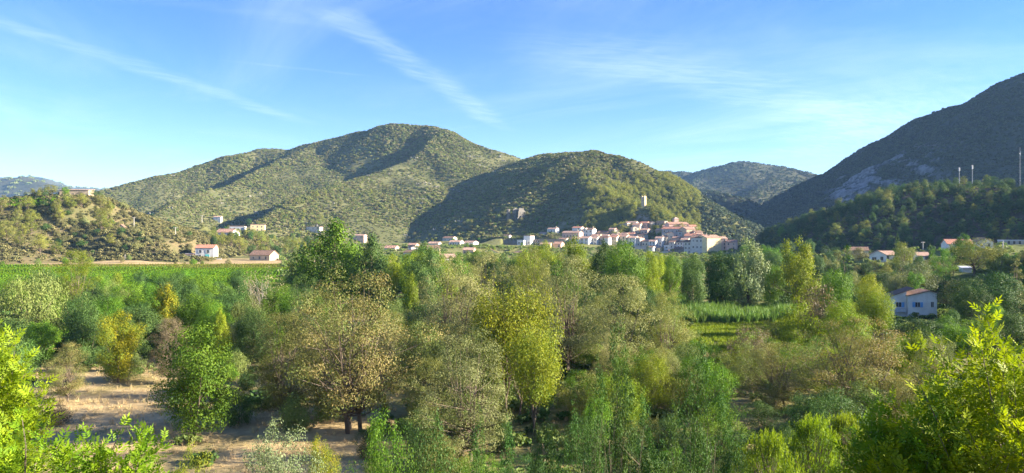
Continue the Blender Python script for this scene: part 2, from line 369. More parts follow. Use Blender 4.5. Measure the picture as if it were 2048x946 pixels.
hs(779, 502, 22, 6, 'low house with orange brown roof left of the white vineyard houses', wall='pale', roof='tile', win=(2,1), dep=10, rot=-10, Y=540)
hs(717, 477, 21, 6, 'pale pink house behind the big poplar on the lower hillside', wall='pink', roof='tile_pale', win=(2,1), dep=8, rot=-15, Y=825)
hs(626, 460, 26, 6, 'flat pale house on the foot of the hill, right of the yellow one', wall='pale', roof='tile_pale', rt='flat', win=(3,1), dep=8, rot=-10, Y=822)
hs(515, 463, 27, 13, 'yellow house with two storeys and a small roof terrace at the hill foot', wall='yellow', roof='tile_pale', rt='flat', win=(3,2), dep=9, rot=12, Y=775)
hs(473, 462, 30, 9, 'long low white house left of the yellow two storey one', wall='white', roof='tile_pale', rt='flat', win=(4,1), dep=8, rot=5, Y=782)
hs(446, 474, 30, 9, 'white house under a broad red brown roof among the pines', wall='white', roof='tile', win=(3,1), dep=12, rot=-8, Y=500, rise=2.4)
hs(434, 440, 14, 6, 'little whitish house high in the scrub at the foot of the hill', wall='white', roof='tile_pale', win=(1,1), wk='s', dep=6, rot=0, Y=915)
hs(242, 461, 12, 6, 'tiny stone hut with sunlit gable in the scrub', wall='cream', roof='tile_brown', rt='y', rise=1.6, win=(1,0), dep=4, rot=10, Y=405, name='hut', cat='hut', side=0)
hs(1013, 476, 10, 5, 'grey cabin half hidden among garden trees below the crag', wall='grey', roof='tile_brown', win=(1,1), wk='s', dep=5, Y=760)
hs(409, 518, 34, 22, 'two storey white house with red roof at the far edge of the vineyard', rot=6, wall='white', roof='tile_red', win=(0,0), dep=8, rise=1.5, Y=385, side=0, key='e1')
hs(519, 521, 38, 11, 'tan stone barn with dark brown roof at the vineyard edge', wall='tan', roof='tile_brown', rt='x', rise=2.2, win=(3,1), dep=9, rot=-12, Y=380, name='barn', cat='barn')
hs(148, 395, 50, 15, 'long sandstone farmhouse on the knoll top with a dark sheet for its shaded arch', rot=8, wall='tan', roof='tile_pale', rt='shed', rise=0.7, win=(0,0), dep=8, Y=425, name='farmhouse', side=0, key='fh')
hs(124, 392, 14, 7, 'small stone outbuilding left of the hilltop farmhouse', rot=8, wall='tan', roof='tile_pale', rt='shed', rise=.5, win=(1,1), wk='s', dep=5, Y=428, name='outbuilding', side=0)
# houses under the pine hill on the right
hs(1756, 524, 30, 14, 'white bungalow with pink tiled roof and a front gable beside the cypress', wall='white', roof='tile_pale', rt='y', rise=1.7, win=(2,1), wk='w', dep=9, rot=-25, Y=300)
hs(1776, 519, 28, 9, 'rear wing with broad sunlit pink roof behind the white bungalow', wall='white', roof='tile_pale', win=(1,1), dep=9, rot=-10, Y=312)
hs(1718, 509, 34, 8, 'dark roofed house half hidden left of the white bungalow', wall='grey', roof='tile_brown', win=(2,1), dep=9, rot=-20, Y=345)
hs(1656, 510, 18, 7, 'small grey house with slanting pale roof at the foot of the pines', wall='grey', roof='tile_pale', rt='shedr', rise=1.8, win=(1,1), dep=7, rot=-20, Y=400)
hs(1921, 508, 44, 20, 'white house with red tiled roof and tall white corner pillar on the slope', wall='white', roof='tile_red', win=(3,1), dep=10, rot=-15, Y=330, rise=2.0, chim=1)
hs(1970, 496, 28, 12, 'white house with twin pale red roofs right of the red tiled one', wall='white', roof='tile', rt='y', win=(2,1), dep=9, rot=-12, Y=350, rise=1.8)
hs(1848, 521, 20, 9, 'low house with sandy pink roof under the pines between the white houses', wall='pale', roof='tile_pale', win=(2,1), dep=8, rot=-15, Y=300)
hs(2034, 489, 40, 7, 'long low grey house at the right edge below the pines', wall='grey', roof='greypaint', rt='flat', win=(4,1), dep=8, rot=-10, Y=370)
hs(1935, 545, 16, 8, 'bluish white garden shed among the bushes below the red tiled house', wall='white', roof='greypaint', rt='shed', win=(1,0), dep=4, rot=-15, Y=235, name='shed', cat='shed', side=0)
hs(1523, 522, 12, 9, 'cream house glimpsed between the silvery poplar and the tall poplar', wall='cream', roof='tile_pale', win=(1,1), dep=7, rot=15, Y=480)
pad(1843, 631, 154, 11); pad(1287.5, 414, 752, 4)
for px_, pb_, Y_ in ((268,457,415),(351,473,400),(250,520,350),(404,452,560),(1904,515,325),(1846,497,340),(2006,503,330)): pad(px_, pb_, Y_, 3)
# ---------------------------------------------------------------- terrain
def P(px, py, Y): return ((px - CX) / F * Y, Y, CZ + (HY - py) / F * Y)

class Hill:
    """a net of ridge lines given as points in space; the ground falls away from each of them"""
    def __init__(s, ridges, smooth=10.0, noise=(5.0, 90.0), noise2=(1.6, 22.0), terr=0.0, base=-8.0):
        s.r = []
        for pts, kl, kr, rr in ridges:
            s.r.append(([P(*p) if len(p) == 3 else p[:3] for p in pts], kl, kr, rr))
        s.sm, s.n1, s.n2, s.terr, s.base = smooth, noise, noise2, terr, base
    def raw(s, x, y):
        H = np.full(x.shape, -1e3)
        wx = x + 14 * fbm(x, y, 120, 3); wy = y + 14 * fbm(x + 333, y - 77, 120, 3)
        for pts, kl, kr, rr in s.r:
            h = np.full(x.shape, -1e3)
            for a, b in zip(pts[:-1], pts[1:]):
                dx, dy = b[0] - a[0], b[1] - a[1]; L2 = dx * dx + dy * dy + 1e-6
                t = np.clip(((wx - a[0]) * dx + (wy - a[1]) * dy) / L2, 0, 1)
                ex = wx - (a[0] + t * dx); ey = wy - (a[1] + t * dy)
                d = np.sqrt(ex * ex + ey * ey)
                side = dx * ey - dy * ex                     # > 0: left of the way the ridge runs
                sc = np.clip(side / (np.sqrt(L2) * (d + 1e-3)), -1, 1) * 0.5 + 0.5
                k = kr + (kl - kr) * sc
                z = a[2] + t * (b[2] - a[2]) - k * (np.sqrt(d * d + rr * rr) - rr)
                h = np.maximum(h, z)
            q = np.clip(0.5 + 0.5 * (h - H) / s.sm, 0, 1)
            H = np.where(H < -500, h, H * (1 - q) + h * q + s.sm * q * (1 - q) * 0.5)
        return H
    def __call__(s, x, y):
        x = np.asarray(x, float); y = np.asarray(y, float)
        H = s.raw(x, y)
        up = np.clip(H / 40, 0.1, 1)
        H = H + up * (s.n1[0] * fbm(x, y, s.n1[1], 3) + s.n2[0] * fbm(x + 50, y, s.n2[1], 3))
        if s.terr:
            q = s.terr; fr = H / q + 0.35 * fbm(x, y, 160, 2); b = np.floor(fr); r = fr - b
            st = (b + sstep(0.62, 0.95, r) - 0.35 * fbm(x, y, 160, 2)) * q
            mk = sstep(-0.15, 0.25, fbm(x - 400, y + 90, 140, 3)) * sstep(2, 12, H) * (1 - sstep(105, 150, H))
            mk *= 0.8; H = H * (1 - mk) + st * mk
        return H

main_hill = Hill([
    ([(120,402,1130),(210,382,1200),(330,355,1260),(400,340,1310),(470,311,1370),(515,298,1420),(580,297,1425),(640,284,1420),(700,268,1415),
      (760,254,1410),(800,250,1410),(850,254,1405),(890,263,1350),(930,286,1350),(970,309,1350),(1000,320,1340)], 0.5, 0.74, 16),
    ([(985,315,1345),(1000,320,1340),(1060,321,1250),(1110,316,1140)], 0.6, 0.52, 45),
    ([(1110,313,1140),(1180,306,1010)], 0.5, 0.46, 16),
    ([(640,284,1420),(595,304,1360),(545,331,1270),(480,359,1160),(400,384,1040),(330,418,900),(290,446,800)], 0.35, 0.85, 6),
    ([(850,254,1405),(884,268,1335),(845,300,1240),(770,334,1140),(690,364,1050),(620,387,960),(560,413,880),(500,446,800)], 0.33, 0.92, 6),
    ([(960,310,1350),(930,350,1230),(870,385,1120),(800,420,1000),(740,455,880)], 0.34, 0.6, 12),
    ([(1180,306,1010),(1220,309,985),(1260,320,960),(1290,337,940),(1340,372,900),(1378,404,860),(1402,432,840),(1428,476,815)], 0.72, 0.60, 12),
    ([(1182,306,1010),(1196,330,950),(1180,352,890),(1205,385,810),(1250,404,785),(1284,413,752),(1316,440,705),(1352,456,672),(1400,476,622),(1440,498,590)], 0.50, 0.60, 8),
], smooth=8, terr=2.7)
far_ridge = Hill([
    ([(1120,360,2700),(1240,347,2650),(1300,343,2600),(1390,344,2600),(1430,333,2500),(1480,325,2400),(1530,331,2400),(1580,339,2400),(1640,351,2300),(1800,330,2300)], 0.45, 0.4, 14),
    ([(1440,332,2500),(1405,352,2330),(1365,380,2150),(1330,410,2000)], 0.3, 0.6, 10),
    ([(1560,336,2400),(1530,365,2150),(1500,392,2000)], 0.4, 0.5, 10),
    ([(1250,410,1950),(1310,395,1880),(1360,384,1800),(1420,380,1700),(1470,397,1600),(1510,418,1500),(1550,440,1420)], 0.45, 0.4, 10),
], smooth=16, noise=(9, 170), noise2=(3, 45))
mountain = Hill([
    ([(1400,500,1800),(1440,478,1760),(1480,447,1720),(1560,407,1650),(1640,354,1560),(1700,321,1470),(1760,286,1390),(1850,236,1270),(1930,201,1190),
      (2048,151,1090),(2200,90,1010),(2500,20,960),(3000,-20,960)], 0.5, 0.72, 14),
    ([(1640,354,1560),(1575,412,1300),(1500,440,1080),(1440,455,930),(1395,478,840)], 0.5, 0.5, 12),
], smooth=14, noise=(10, 150), noise2=(3.5, 34))
pine_hill = Hill([
    ([(1510,520,720),(1560,498,700),(1650,456,650),(1720,420,610),(1800,392,570),(1870,380,530),(1950,380,510),(2048,379,480),(2200,374,440),(2450,360,390)], 0.3, 0.42, 12),
    ([(2450,365,390),(2900,310,300),(255.0,190.0,52.0,0),(235.0,120.0,36.0,0),(230.0,60.0,8.0,0)], 0.4, 0.5, 14),  # out-of-view spur, added to throw shade on the white house
], smooth=8, noise=(2.5, 60), noise2=(0.8, 15))
knoll = Hill([
    ([(-700,400,420),(-300,400,430),(0,404,430),(60,402,430),(110,397,430),(150,394,432),(200,404,435),(270,424,445),(330,440,465),(420,462,500),(520,474,540)], 0.5, 0.52, 10),
    ([(60,402,430),(20,470,370),(-40,500,345)], 0.4, 0.4, 10),
    ([(270,424,445),(300,465,400),(330,497,375)], 0.45, 0.4, 8),
], smooth=8, noise=(2.2, 45), noise2=(0.8, 14))
far_mountains = Hill([
    ([(-500,340,5200),(-100,362,5000),(0,352,5000),(60,351,5000),(95,358,4900),(130,374,4800),(180,376,4900),(230,374,5000),(330,390,5000),(500,420,5000)], 0.45, 0.45, 30),
    ([(-300,390,3300),(-60,372,3200),(0,360,3100),(50,354,3100),(100,366,3000),(150,382,2900),(260,420,2800)], 0.45, 0.45, 20),
], smooth=20, noise=(26, 420), noise2=(9, 110))
_PX, _PY, _PZ, _PR = (np.array(c) for c in zip(*PADS))
def pads(x, y):
    """weight and level of the terraces the houses stand on"""
    sh = x.shape; x = x.ravel(); y = y.ravel(); w_ = np.zeros(x.size); z_ = np.zeros(x.size)
    near = np.nonzero((y > 120) & (y < 790) & (np.abs(x) < 420))[0]
    for c in np.array_split(near, max(1, len(near) // 20000 + 1)):
        if not len(c): continue
        d = np.hypot(x[c, None] - _PX, y[c, None] - _PY)
        k = 1 - sstep(0, 1, (d - _PR) / 24.0)
        w_[c] = k.max(1); q = (k + 1e-9) / (1 + (d / 4.0) ** 3); z_[c] = (q * _PZ).sum(1) / q.sum(1)
    return w_.reshape(sh), z_.reshape(sh)
RAW = [main_hill, far_ridge, mountain, pine_hill, knoll, far_mountains]
def levelled(f):
    def g(x, y):
        x = np.asarray(x, float); y = np.asarray(y, float); h = f(x, y); w_, z_ = pads(x, y)
        if not (w_ > 0).any(): return h
        top = h >= G0(x, y)
        return np.where(top, h * (1 - w_) + z_ * w_, np.minimum(h, h * (1 - w_) + (z_ - 1.5) * w_))
    return g
main_hill, pine_hill, knoll = levelled(main_hill), levelled(pine_hill), levelled(knoll)
HILLS = [main_hill, far_ridge, mountain, pine_hill, knoll, far_mountains]

def G0(x, y):
    """valley floor"""
    x = np.asarray(x, float); y = np.asarray(y, float)
    g = 13.3 * (1 - sstep(1.5, 31, y)) 
    g = g + 3.0 * sstep(230, 400, y) * sstep(60, -60, x) + 5 * sstep(430, 640, y)
    g = g + 15.0 * sstep(95, 330, x - 0.16 * (y - 150)) * sstep(120, 260, y) * (1 - sstep(700, 1200, y))
    g = g + 0.35 * fbm(x, y, 14, 3) * sstep(28, 45, y) * (1 - sstep(400, 800, y))
    return g
def G(x, y):
    x = np.asarray(x, float); y = np.asarray(y, float); g = G0(x, y); w_, z_ = pads(x, y)
    if not (w_ > 0).any(): return g
    top = np.maximum.reduce([RAW[0](x, y), RAW[3](x, y), RAW[4](x, y)]) < g
    return np.where(top, g * (1 - w_) + z_ * w_, np.minimum(g, g * (1 - w_) + (z_ - 1.5) * w_))
def H(x, y):
    """the visible ground: the highest of floor and hills, levelled under the houses"""
    x = np.asarray(x, float); y = np.asarray(y, float)
    h = G0(x, y)
    for k in (0, 3, 4): h = np.maximum(h, RAW[k](x, y))
    w_, z_ = pads(x, y); h = h * (1 - w_) + z_ * w_
    for k in (1, 2, 5): h = np.maximum(h, RAW[k](x, y))
    return h
def Hs(x, y): return float(H(np.array([x], float), np.array([y], float))[0])
def ray_hit(px, py, y0=60.0, y1=2200.0, n=900):
    """where the sight line through a point of the photo meets the ground"""
    Y = np.geomspace(y0, y1, n); x = (px - CX) / F * Y; z = CZ + (HY - py) / F * Y
    below = np.nonzero(z <= H(x, Y))[0]
    return float(Y[below[0]]) if len(below) else None

def cliff_mask(x, y, z):
    """where bare limestone breaks through on the mountain's flank"""
    px = CX + F * x / np.maximum(y, 1); py = HY - (z - CZ) / np.maximum(y, 1) * F
    c = 405 - 0.42 * (px - 1640)
    reg = sstep(1640, 1690, px) * (1 - sstep(1790, 1960, px)) * (1 - sstep(25, 62, np.abs(py - c - 12)))
    return np.clip(sstep(0.03, 0.30, fbm(x + 2 * z, y - z, 45, 4) + 0.5 * fbm(x, y + 3 * z, 16, 3)) * reg * 1.2, 0, 1)
def hill_mesh(name, hill, px0, px1, dpx, ys, mat, kind='structure', tintf=None):
    pxs = np.arange(px0, px1 + dpx, dpx)
    X = (pxs[None, :] - CX) / F * ys[:, None]; Yy = np.repeat(ys[:, None], len(pxs), 1)
    Z = hill(X.ravel(), Yy.ravel()).reshape(X.shape)
    keep = Z > G(X.ravel(), Yy.ravel()).reshape(X.shape) - 5.0
    nr, nc = X.shape
    idx = np.arange(nr * nc).reshape(nr, nc)
    q = np.stack([idx[:-1, :-1], idx[:-1, 1:], idx[1:, 1:], idx[1:, :-1]], -1).reshape(-1, 4)
    kf = keep.ravel()[q].any(1); q = q[kf]
    used = np.unique(q); remap = np.zeros(nr * nc, int); remap[used] = np.arange(len(used))
    v = np.stack([X.ravel(), Yy.ravel(), Z.ravel()], 1)[used]
    tn = None
    if tintf is not None:
        tn = tintf(v[:, 0], v[:, 1], v[:, 2]); v[:, 2] += tn * 9 * fbm(v[:, 0], v[:, 1] + 2 * v[:, 2], 22, 3); v[:, 0] -= tn * 6 * np.abs(fbm(v[:, 1], v[:, 2] * 2, 16, 3))
    me = mesh_arrays(name, v, remap[q], [mat], tint=tn, smooth=True)
    return tag(link_mesh(name, me), kind=kind)

def ground_mat(name, stops, rock=None, scale=0.03, fine=0.6, cliff=None):
    """soil and low growth of a hillside: two colours by patches, finer mottling, bare rock where the slope is steep"""
    m, t, out = mat_new(name)
    geo = t.new('ShaderNodeNewGeometry'); pos = geo.outputs['Position']
    f1 = t.ramp(t.noise(pos, scale, 5, 0.6), 0.38, 0.62)
    f2 = t.ramp(t.noise(pos, fine, 5, 0.65), 0.35, 0.65)
    col = t.mix(f1, c4(stops[0]), c4(stops[1]))
    col = t.mix(t.m('MULTIPLY', f2, 0.7), col, c4(stops[2]))
    if rock:
        sp = t.new('ShaderNodeSeparateXYZ'); t.l.new(geo.outputs['Normal'], sp.inputs[0])
        nz = t.m('ADD', sp.outputs[2], t.m('MULTIPLY', t.m('SUBTRACT', t.noise(pos, 0.09, 6, 0.7), 0.5), rock[3]))
        fr = t.m('SUBTRACT', 1.0, t.ramp(nz, rock[1], rock[2]))
        fr = t.m('MULTIPLY', fr, t.ramp(t.noise(pos, 0.25, 5, 0.7), 0.3, 0.55))
        col = t.mix(fr, col, c4(rock[0]))
    if cliff:
        at = t.new('ShaderNodeAttribute', attribute_name='tint')
        rc = t.mix(t.ramp(t.noise(pos, 0.12, 7, 0.75), 0.38, 0.62), c4(cliff), c4([q * 0.55 for q in cliff]))
        col = t.mix(t.m('MULTIPLY', at.outputs['Fac'], t.ramp(t.noise(pos, 0.07, 6, 0.75), 0.36, 0.52)), col, rc)
    principled(t, out, col, 0.95, 0.05, t.noise(pos, fine * 1.5, 6, 0.7), 0.5)
    return m
M['hill'] = ground_mat('hill_ground', ((0.115,0.12,0.048), (0.165,0.155,0.075), (0.075,0.085,0.03)), ((0.24,0.215,0.165), 0.60, 0.78, 0.35))
M['mount'] = ground_mat('mountain_ground', ((0.046,0.06,0.04), (0.072,0.08,0.055), (0.028,0.038,0.026)), ((0.27,0.265,0.255), 0.52, 0.66, 0.45), 0.02, 0.3, (0.26,0.255,0.245))  # the mountain's shade is darkened into these soil colours
M['far'] = ground_mat('far_ground', ((0.062,0.066,0.036), (0.10,0.095,0.055), (0.04,0.045,0.026)), ((0.34,0.32,0.28), 0.5, 0.7, 0.4), 0.012, 0.12)
M['pinefloor'] = ground_mat('pine_floor', ((0.10,0.075,0.045), (0.15,0.11,0.07), (0.05,0.05,0.022)), None, 0.05, 0.8)
M['knoll'] = ground_mat('knoll_ground', ((0.12,0.112,0.05), (0.19,0.145,0.08), (0.085,0.09,0.036)), None, 0.06, 0.9)

def valley_mat():
    """dry straw grass, greener by the meadow and under the trees, pale dirt on the bank below the knoll"""
    m, t, out = mat_new('valley_ground')
    geo = t.new('ShaderNodeNewGeometry'); pos = geo.outputs['Position']
    at = t.new('ShaderNodeAttribute', attribute_name='tint')
    straw = t.mix(t.ramp(t.noise(pos, 0.25, 6, 0.65), 0.35, 0.65), (0.47, 0.35, 0.18, 1), (0.32, 0.235, 0.12, 1))
    straw = t.mix(t.m('MULTIPLY', t.ramp(t.noise(pos, 1.6, 6, 0.7), 0.45, 0.7), 0.5), straw, (0.56, 0.44, 0.25, 1))
    straw = t.mix(t.m('MULTIPLY', t.ramp(t.noise(pos, 0.11, 4, 0.6), 0.5, 0.68), 0.55), straw, (0.17, 0.16, 0.05, 1))
    green = t.mix(t.ramp(t.noise(pos, 0.4, 5, 0.65), 0.35, 0.65), (0.08, 0.10, 0.028, 1), (0.17, 0.19, 0.06, 1))
    col = t.mix(at.outputs['Fac'], straw, green)
    principled(t, out, col, 0.95, 0.05, t.noise(pos, 2.5, 6, 0.7), 0.5)
    return m
M['valley'] = valley_mat()
def build_ground():
    def axis(n, near, far, c):
        s = np.linspace(-1, 1, n); return c + np.sinh(s * 6.2) / math.sinh(6.2) * far * 1.0 + s * near
    xs = axis(260, 60, 9000, 0); ys = axis(300, 60, 9000, 90)
    X, Yy = np.meshgrid(xs, ys)
    Z = G(X.ravel(), Yy.ravel())
    idx = np.arange(X.size).reshape(X.shape)
    q = np.stack([idx[:-1, :-1], idx[:-1, 1:], idx[1:, 1:], idx[1:, :-1]], -1).reshape(-1, 4)
    x, y = X.ravel(), Yy.ravel()
    pxv = CX + F * x / np.maximum(y, 1)
    clear = np.maximum(sstep(70, 110, pxv) * (1 - sstep(320, 360, pxv)) * (1 - sstep(84, 90, y)), sstep(400, 440, pxv) * (1 - sstep(740, 780, pxv)) * (1 - sstep(60, 66, y)))
    green = (1 - clear) * (0.62 + 0.4 * fbm(x, y, 30, 3))
    mead = sstep(1330, 1420, pxv) * (1 - sstep(1600, 1700, pxv)) * sstep(90, 105, y) * (1 - sstep(165, 200, y))
    green = np.clip(np.maximum(green, 0.9 * mead), 0, 1)
    green = np.maximum(green, sstep(1600, 1650, pxv) * sstep(100, 120, y) * sstep(700, 600, y))
    green = np.maximum(green, sstep(395, 430, y) * (1 - sstep(900, 1000, y)) * 0.85)
    bank = sstep(318, 340, y) * (1 - sstep(380, 420, y)) * (1 - sstep(900, 1000, pxv))
    green = green * (1 - bank)
    return tag(link_mesh('ground', mesh_arrays('ground', np.stack([x, y, Z], 1), q, [M['valley']], tint=green, smooth=True)), kind='structure')
build_ground()
HM = hill_mesh('main_hill', main_hill, 60, 1560, 3.0, np.concatenate([np.arange(560, 1000, 1.9), np.arange(1000, 1500, 2.6), np.arange(1500, 1900, 14)]), M['hill'])
hill_mesh('far_ridge', far_ridge, 1050, 1900, 3, np.concatenate([np.arange(1350, 2700, 9), np.arange(2700, 3300, 40)]), M['far'])
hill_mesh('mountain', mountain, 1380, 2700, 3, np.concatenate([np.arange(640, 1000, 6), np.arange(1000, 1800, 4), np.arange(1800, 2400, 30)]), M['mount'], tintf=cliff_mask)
hill_mesh('pine_hill', pine_hill, 1480, 3600, 8, np.concatenate([np.arange(90, 780, 3.0)]), M['pinefloor'])
hill_mesh('knoll', knoll, -900, 760, 5, np.concatenate([np.arange(310, 620, 1.6)]), M['knoll'])
hill_mesh('far_mountains', far_mountains, -700, 700, 6, np.concatenate([np.arange(2400, 6200, 22)]), M['far'])
# ---------------------------------------------------------------- plants: leaf and bark materials
M['bark'] = noisy_mat('bark', (0.10,0.075,0.055), (0.20,0.16,0.12), 6)
M['bark_pale'] = noisy_mat('pale_bark', (0.30,0.26,0.21), (0.45,0.40,0.33), 6)
M['locust'] = leaf_mat('locust_leaf', (0.13,0.155,0.05), (0.21,0.205,0.078), 0.30)
M['locust_rust'] = leaf_mat('rusty_locust_leaf', (0.13,0.16,0.055), (0.225,0.185,0.085), 0.30, 0.15)
M['locust_grey'] = leaf_mat('grey_locust_leaf', (0.15,0.17,0.072), (0.225,0.225,0.108), 0.28)
M['green'] = leaf_mat('green_leaf', (0.066,0.138,0.024), (0.138,0.222,0.038), 0.32)
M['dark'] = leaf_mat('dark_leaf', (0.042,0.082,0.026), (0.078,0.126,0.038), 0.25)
M['lime'] = leaf_mat('lime_leaf', (0.13,0.19,0.03), (0.22,0.26,0.045), 0.36)
M['yellowgreen'] = leaf_mat('yellow_green_leaf', (0.115,0.165,0.035), (0.265,0.285,0.05), 0.36, 0.12)
M['yellowleaf'] = leaf_mat('yellow_leaf', (0.10,0.15,0.03), (0.32,0.28,0.045), 0.36, 0.12)
M['silver'] = leaf_mat('silver_leaf', (0.13,0.17,0.085), (0.22,0.25,0.14), 0.28)
M['willow'] = leaf_mat('willow_leaf', (0.11,0.155,0.05), (0.19,0.225,0.085), 0.3)
M['pine'] = leaf_mat('pine_needles', (0.12,0.145,0.036), (0.21,0.215,0.058), 0.2)
M['pine_bright'] = leaf_mat('pine_shoots', (0.05,0.10,0.02), (0.25,0.33,0.035), 0.3, 0.12)
M['scrub'] = leaf_mat('scrub_leaf', (0.092,0.12,0.038), (0.17,0.185,0.064), 0.22, 0.38)
M['shade_scrub'] = leaf_mat('shaded_scrub_leaf', (0.042,0.062,0.036), (0.078,0.098,0.052), 0.15, 0.4)  # darker, bluer copy of the scrub leaf: slope shade put into the colour
M['maquis'] = leaf_mat('oak_scrub_leaf', (0.098,0.109,0.052), (0.196,0.178,0.086), 0.22, 0.32)
M['dry'] = leaf_mat('dry_leaf', (0.26,0.20,0.11), (0.42,0.36,0.22), 0.3, 0.2, satk=1.0)
M['brown'] = leaf_mat('brown_leaf', (0.125,0.10,0.06), (0.19,0.15,0.09), 0.25, 0.2, satk=1.0)
M['cane'] = leaf_mat('cane_leaf', (0.09,0.16,0.045), (0.16,0.23,0.075), 0.3, 0.15)
M['vine'] = leaf_mat('vine_leaf', (0.10,0.195,0.025), (0.19,0.285,0.04), 0.35, 0.12)
M['straw'] = leaf_mat('straw_grass', (0.42,0.33,0.17), (0.55,0.44,0.25), 0.25, 0.2, tcol=(1.2,1.1,0.9), satk=1.0)
M['ash'] = leaf_mat('ash_leaf', (0.15,0.21,0.02), (0.28,0.33,0.04), 0.42, 0.05, 0.6)
M['ashgreen'] = leaf_mat('ash_leaf_green', (0.10,0.17,0.02), (0.20,0.265,0.035), 0.38, 0.05, 0.6)
M['shoot'] = leaf_mat('shoot_leaf', (0.035,0.08,0.022), (0.07,0.12,0.032), 0.25, 0.1, 0.7)

# ---------------------------------------------------------------- plants: shapes (height 1, made once and shared by their copies)
def rand_dirs(r, n):
    v = r.normal(size=(n, 3)); return v / np.linalg.norm(v, axis=1, keepdims=True)
def leaf_quads(r, pos, nrm, size, asp, updir=None, jitter=0.4):
    """one bent-free rhombic leaf per position"""
    n = len(pos)
    a = rand_dirs(r, n) if updir is None else updir + jitter * r.normal(size=(n, 3))
    a = a - (a * nrm).sum(1, keepdims=True) * nrm
    a /= np.linalg.norm(a, axis=1, keepdims=True) + 1e-9
    b = np.cross(nrm, a)
    L = (size * (0.65 + 0.7 * r.random(n)))[:, None]
    v = np.stack([pos - a * L * 0.5, pos + b * L * asp * 0.5 - a * L * 0.05, pos + a * L * 0.5, pos - b * L * asp * 0.5 - a * L * 0.05], 1).reshape(-1, 3)
    f = np.arange(n * 4).reshape(n, 4)
    return v, f
def profile(kind, t):
    if kind == 'round': return np.sqrt(np.clip(1 - ((t - 0.52) / 0.52) ** 2, 0, 1))
    if kind == 'oval': return np.clip(np.sin(np.pi * np.clip(t, 0, 1) ** 0.8), 0, 1) ** 0.7
    if kind == 'dome': return np.sqrt(np.clip(1 - (t * 0.98) ** 2.4, 0, 1)) * (0.62 + 0.38 * sstep(0, 0.35, t))
    if kind == 'vase': return np.clip(0.45 + 0.75 * t, 0, 1) * np.sqrt(np.clip(1 - t ** 5, 0, 1))
    if kind == 'cone': return np.clip(1.02 - t, 0, 1) ** 0.8 * sstep(-0.1, 0.08, t)
    if kind == 'column': return np.sqrt(np.clip(1 - (2 * t - 1) ** 4, 0, 1))
    if kind == 'umbrella': return np.sqrt(np.clip(1 - t ** 2, 0, 1)) * sstep(-0.25, 0.2, t)
    return np.ones_like(t)
PROTO = {}
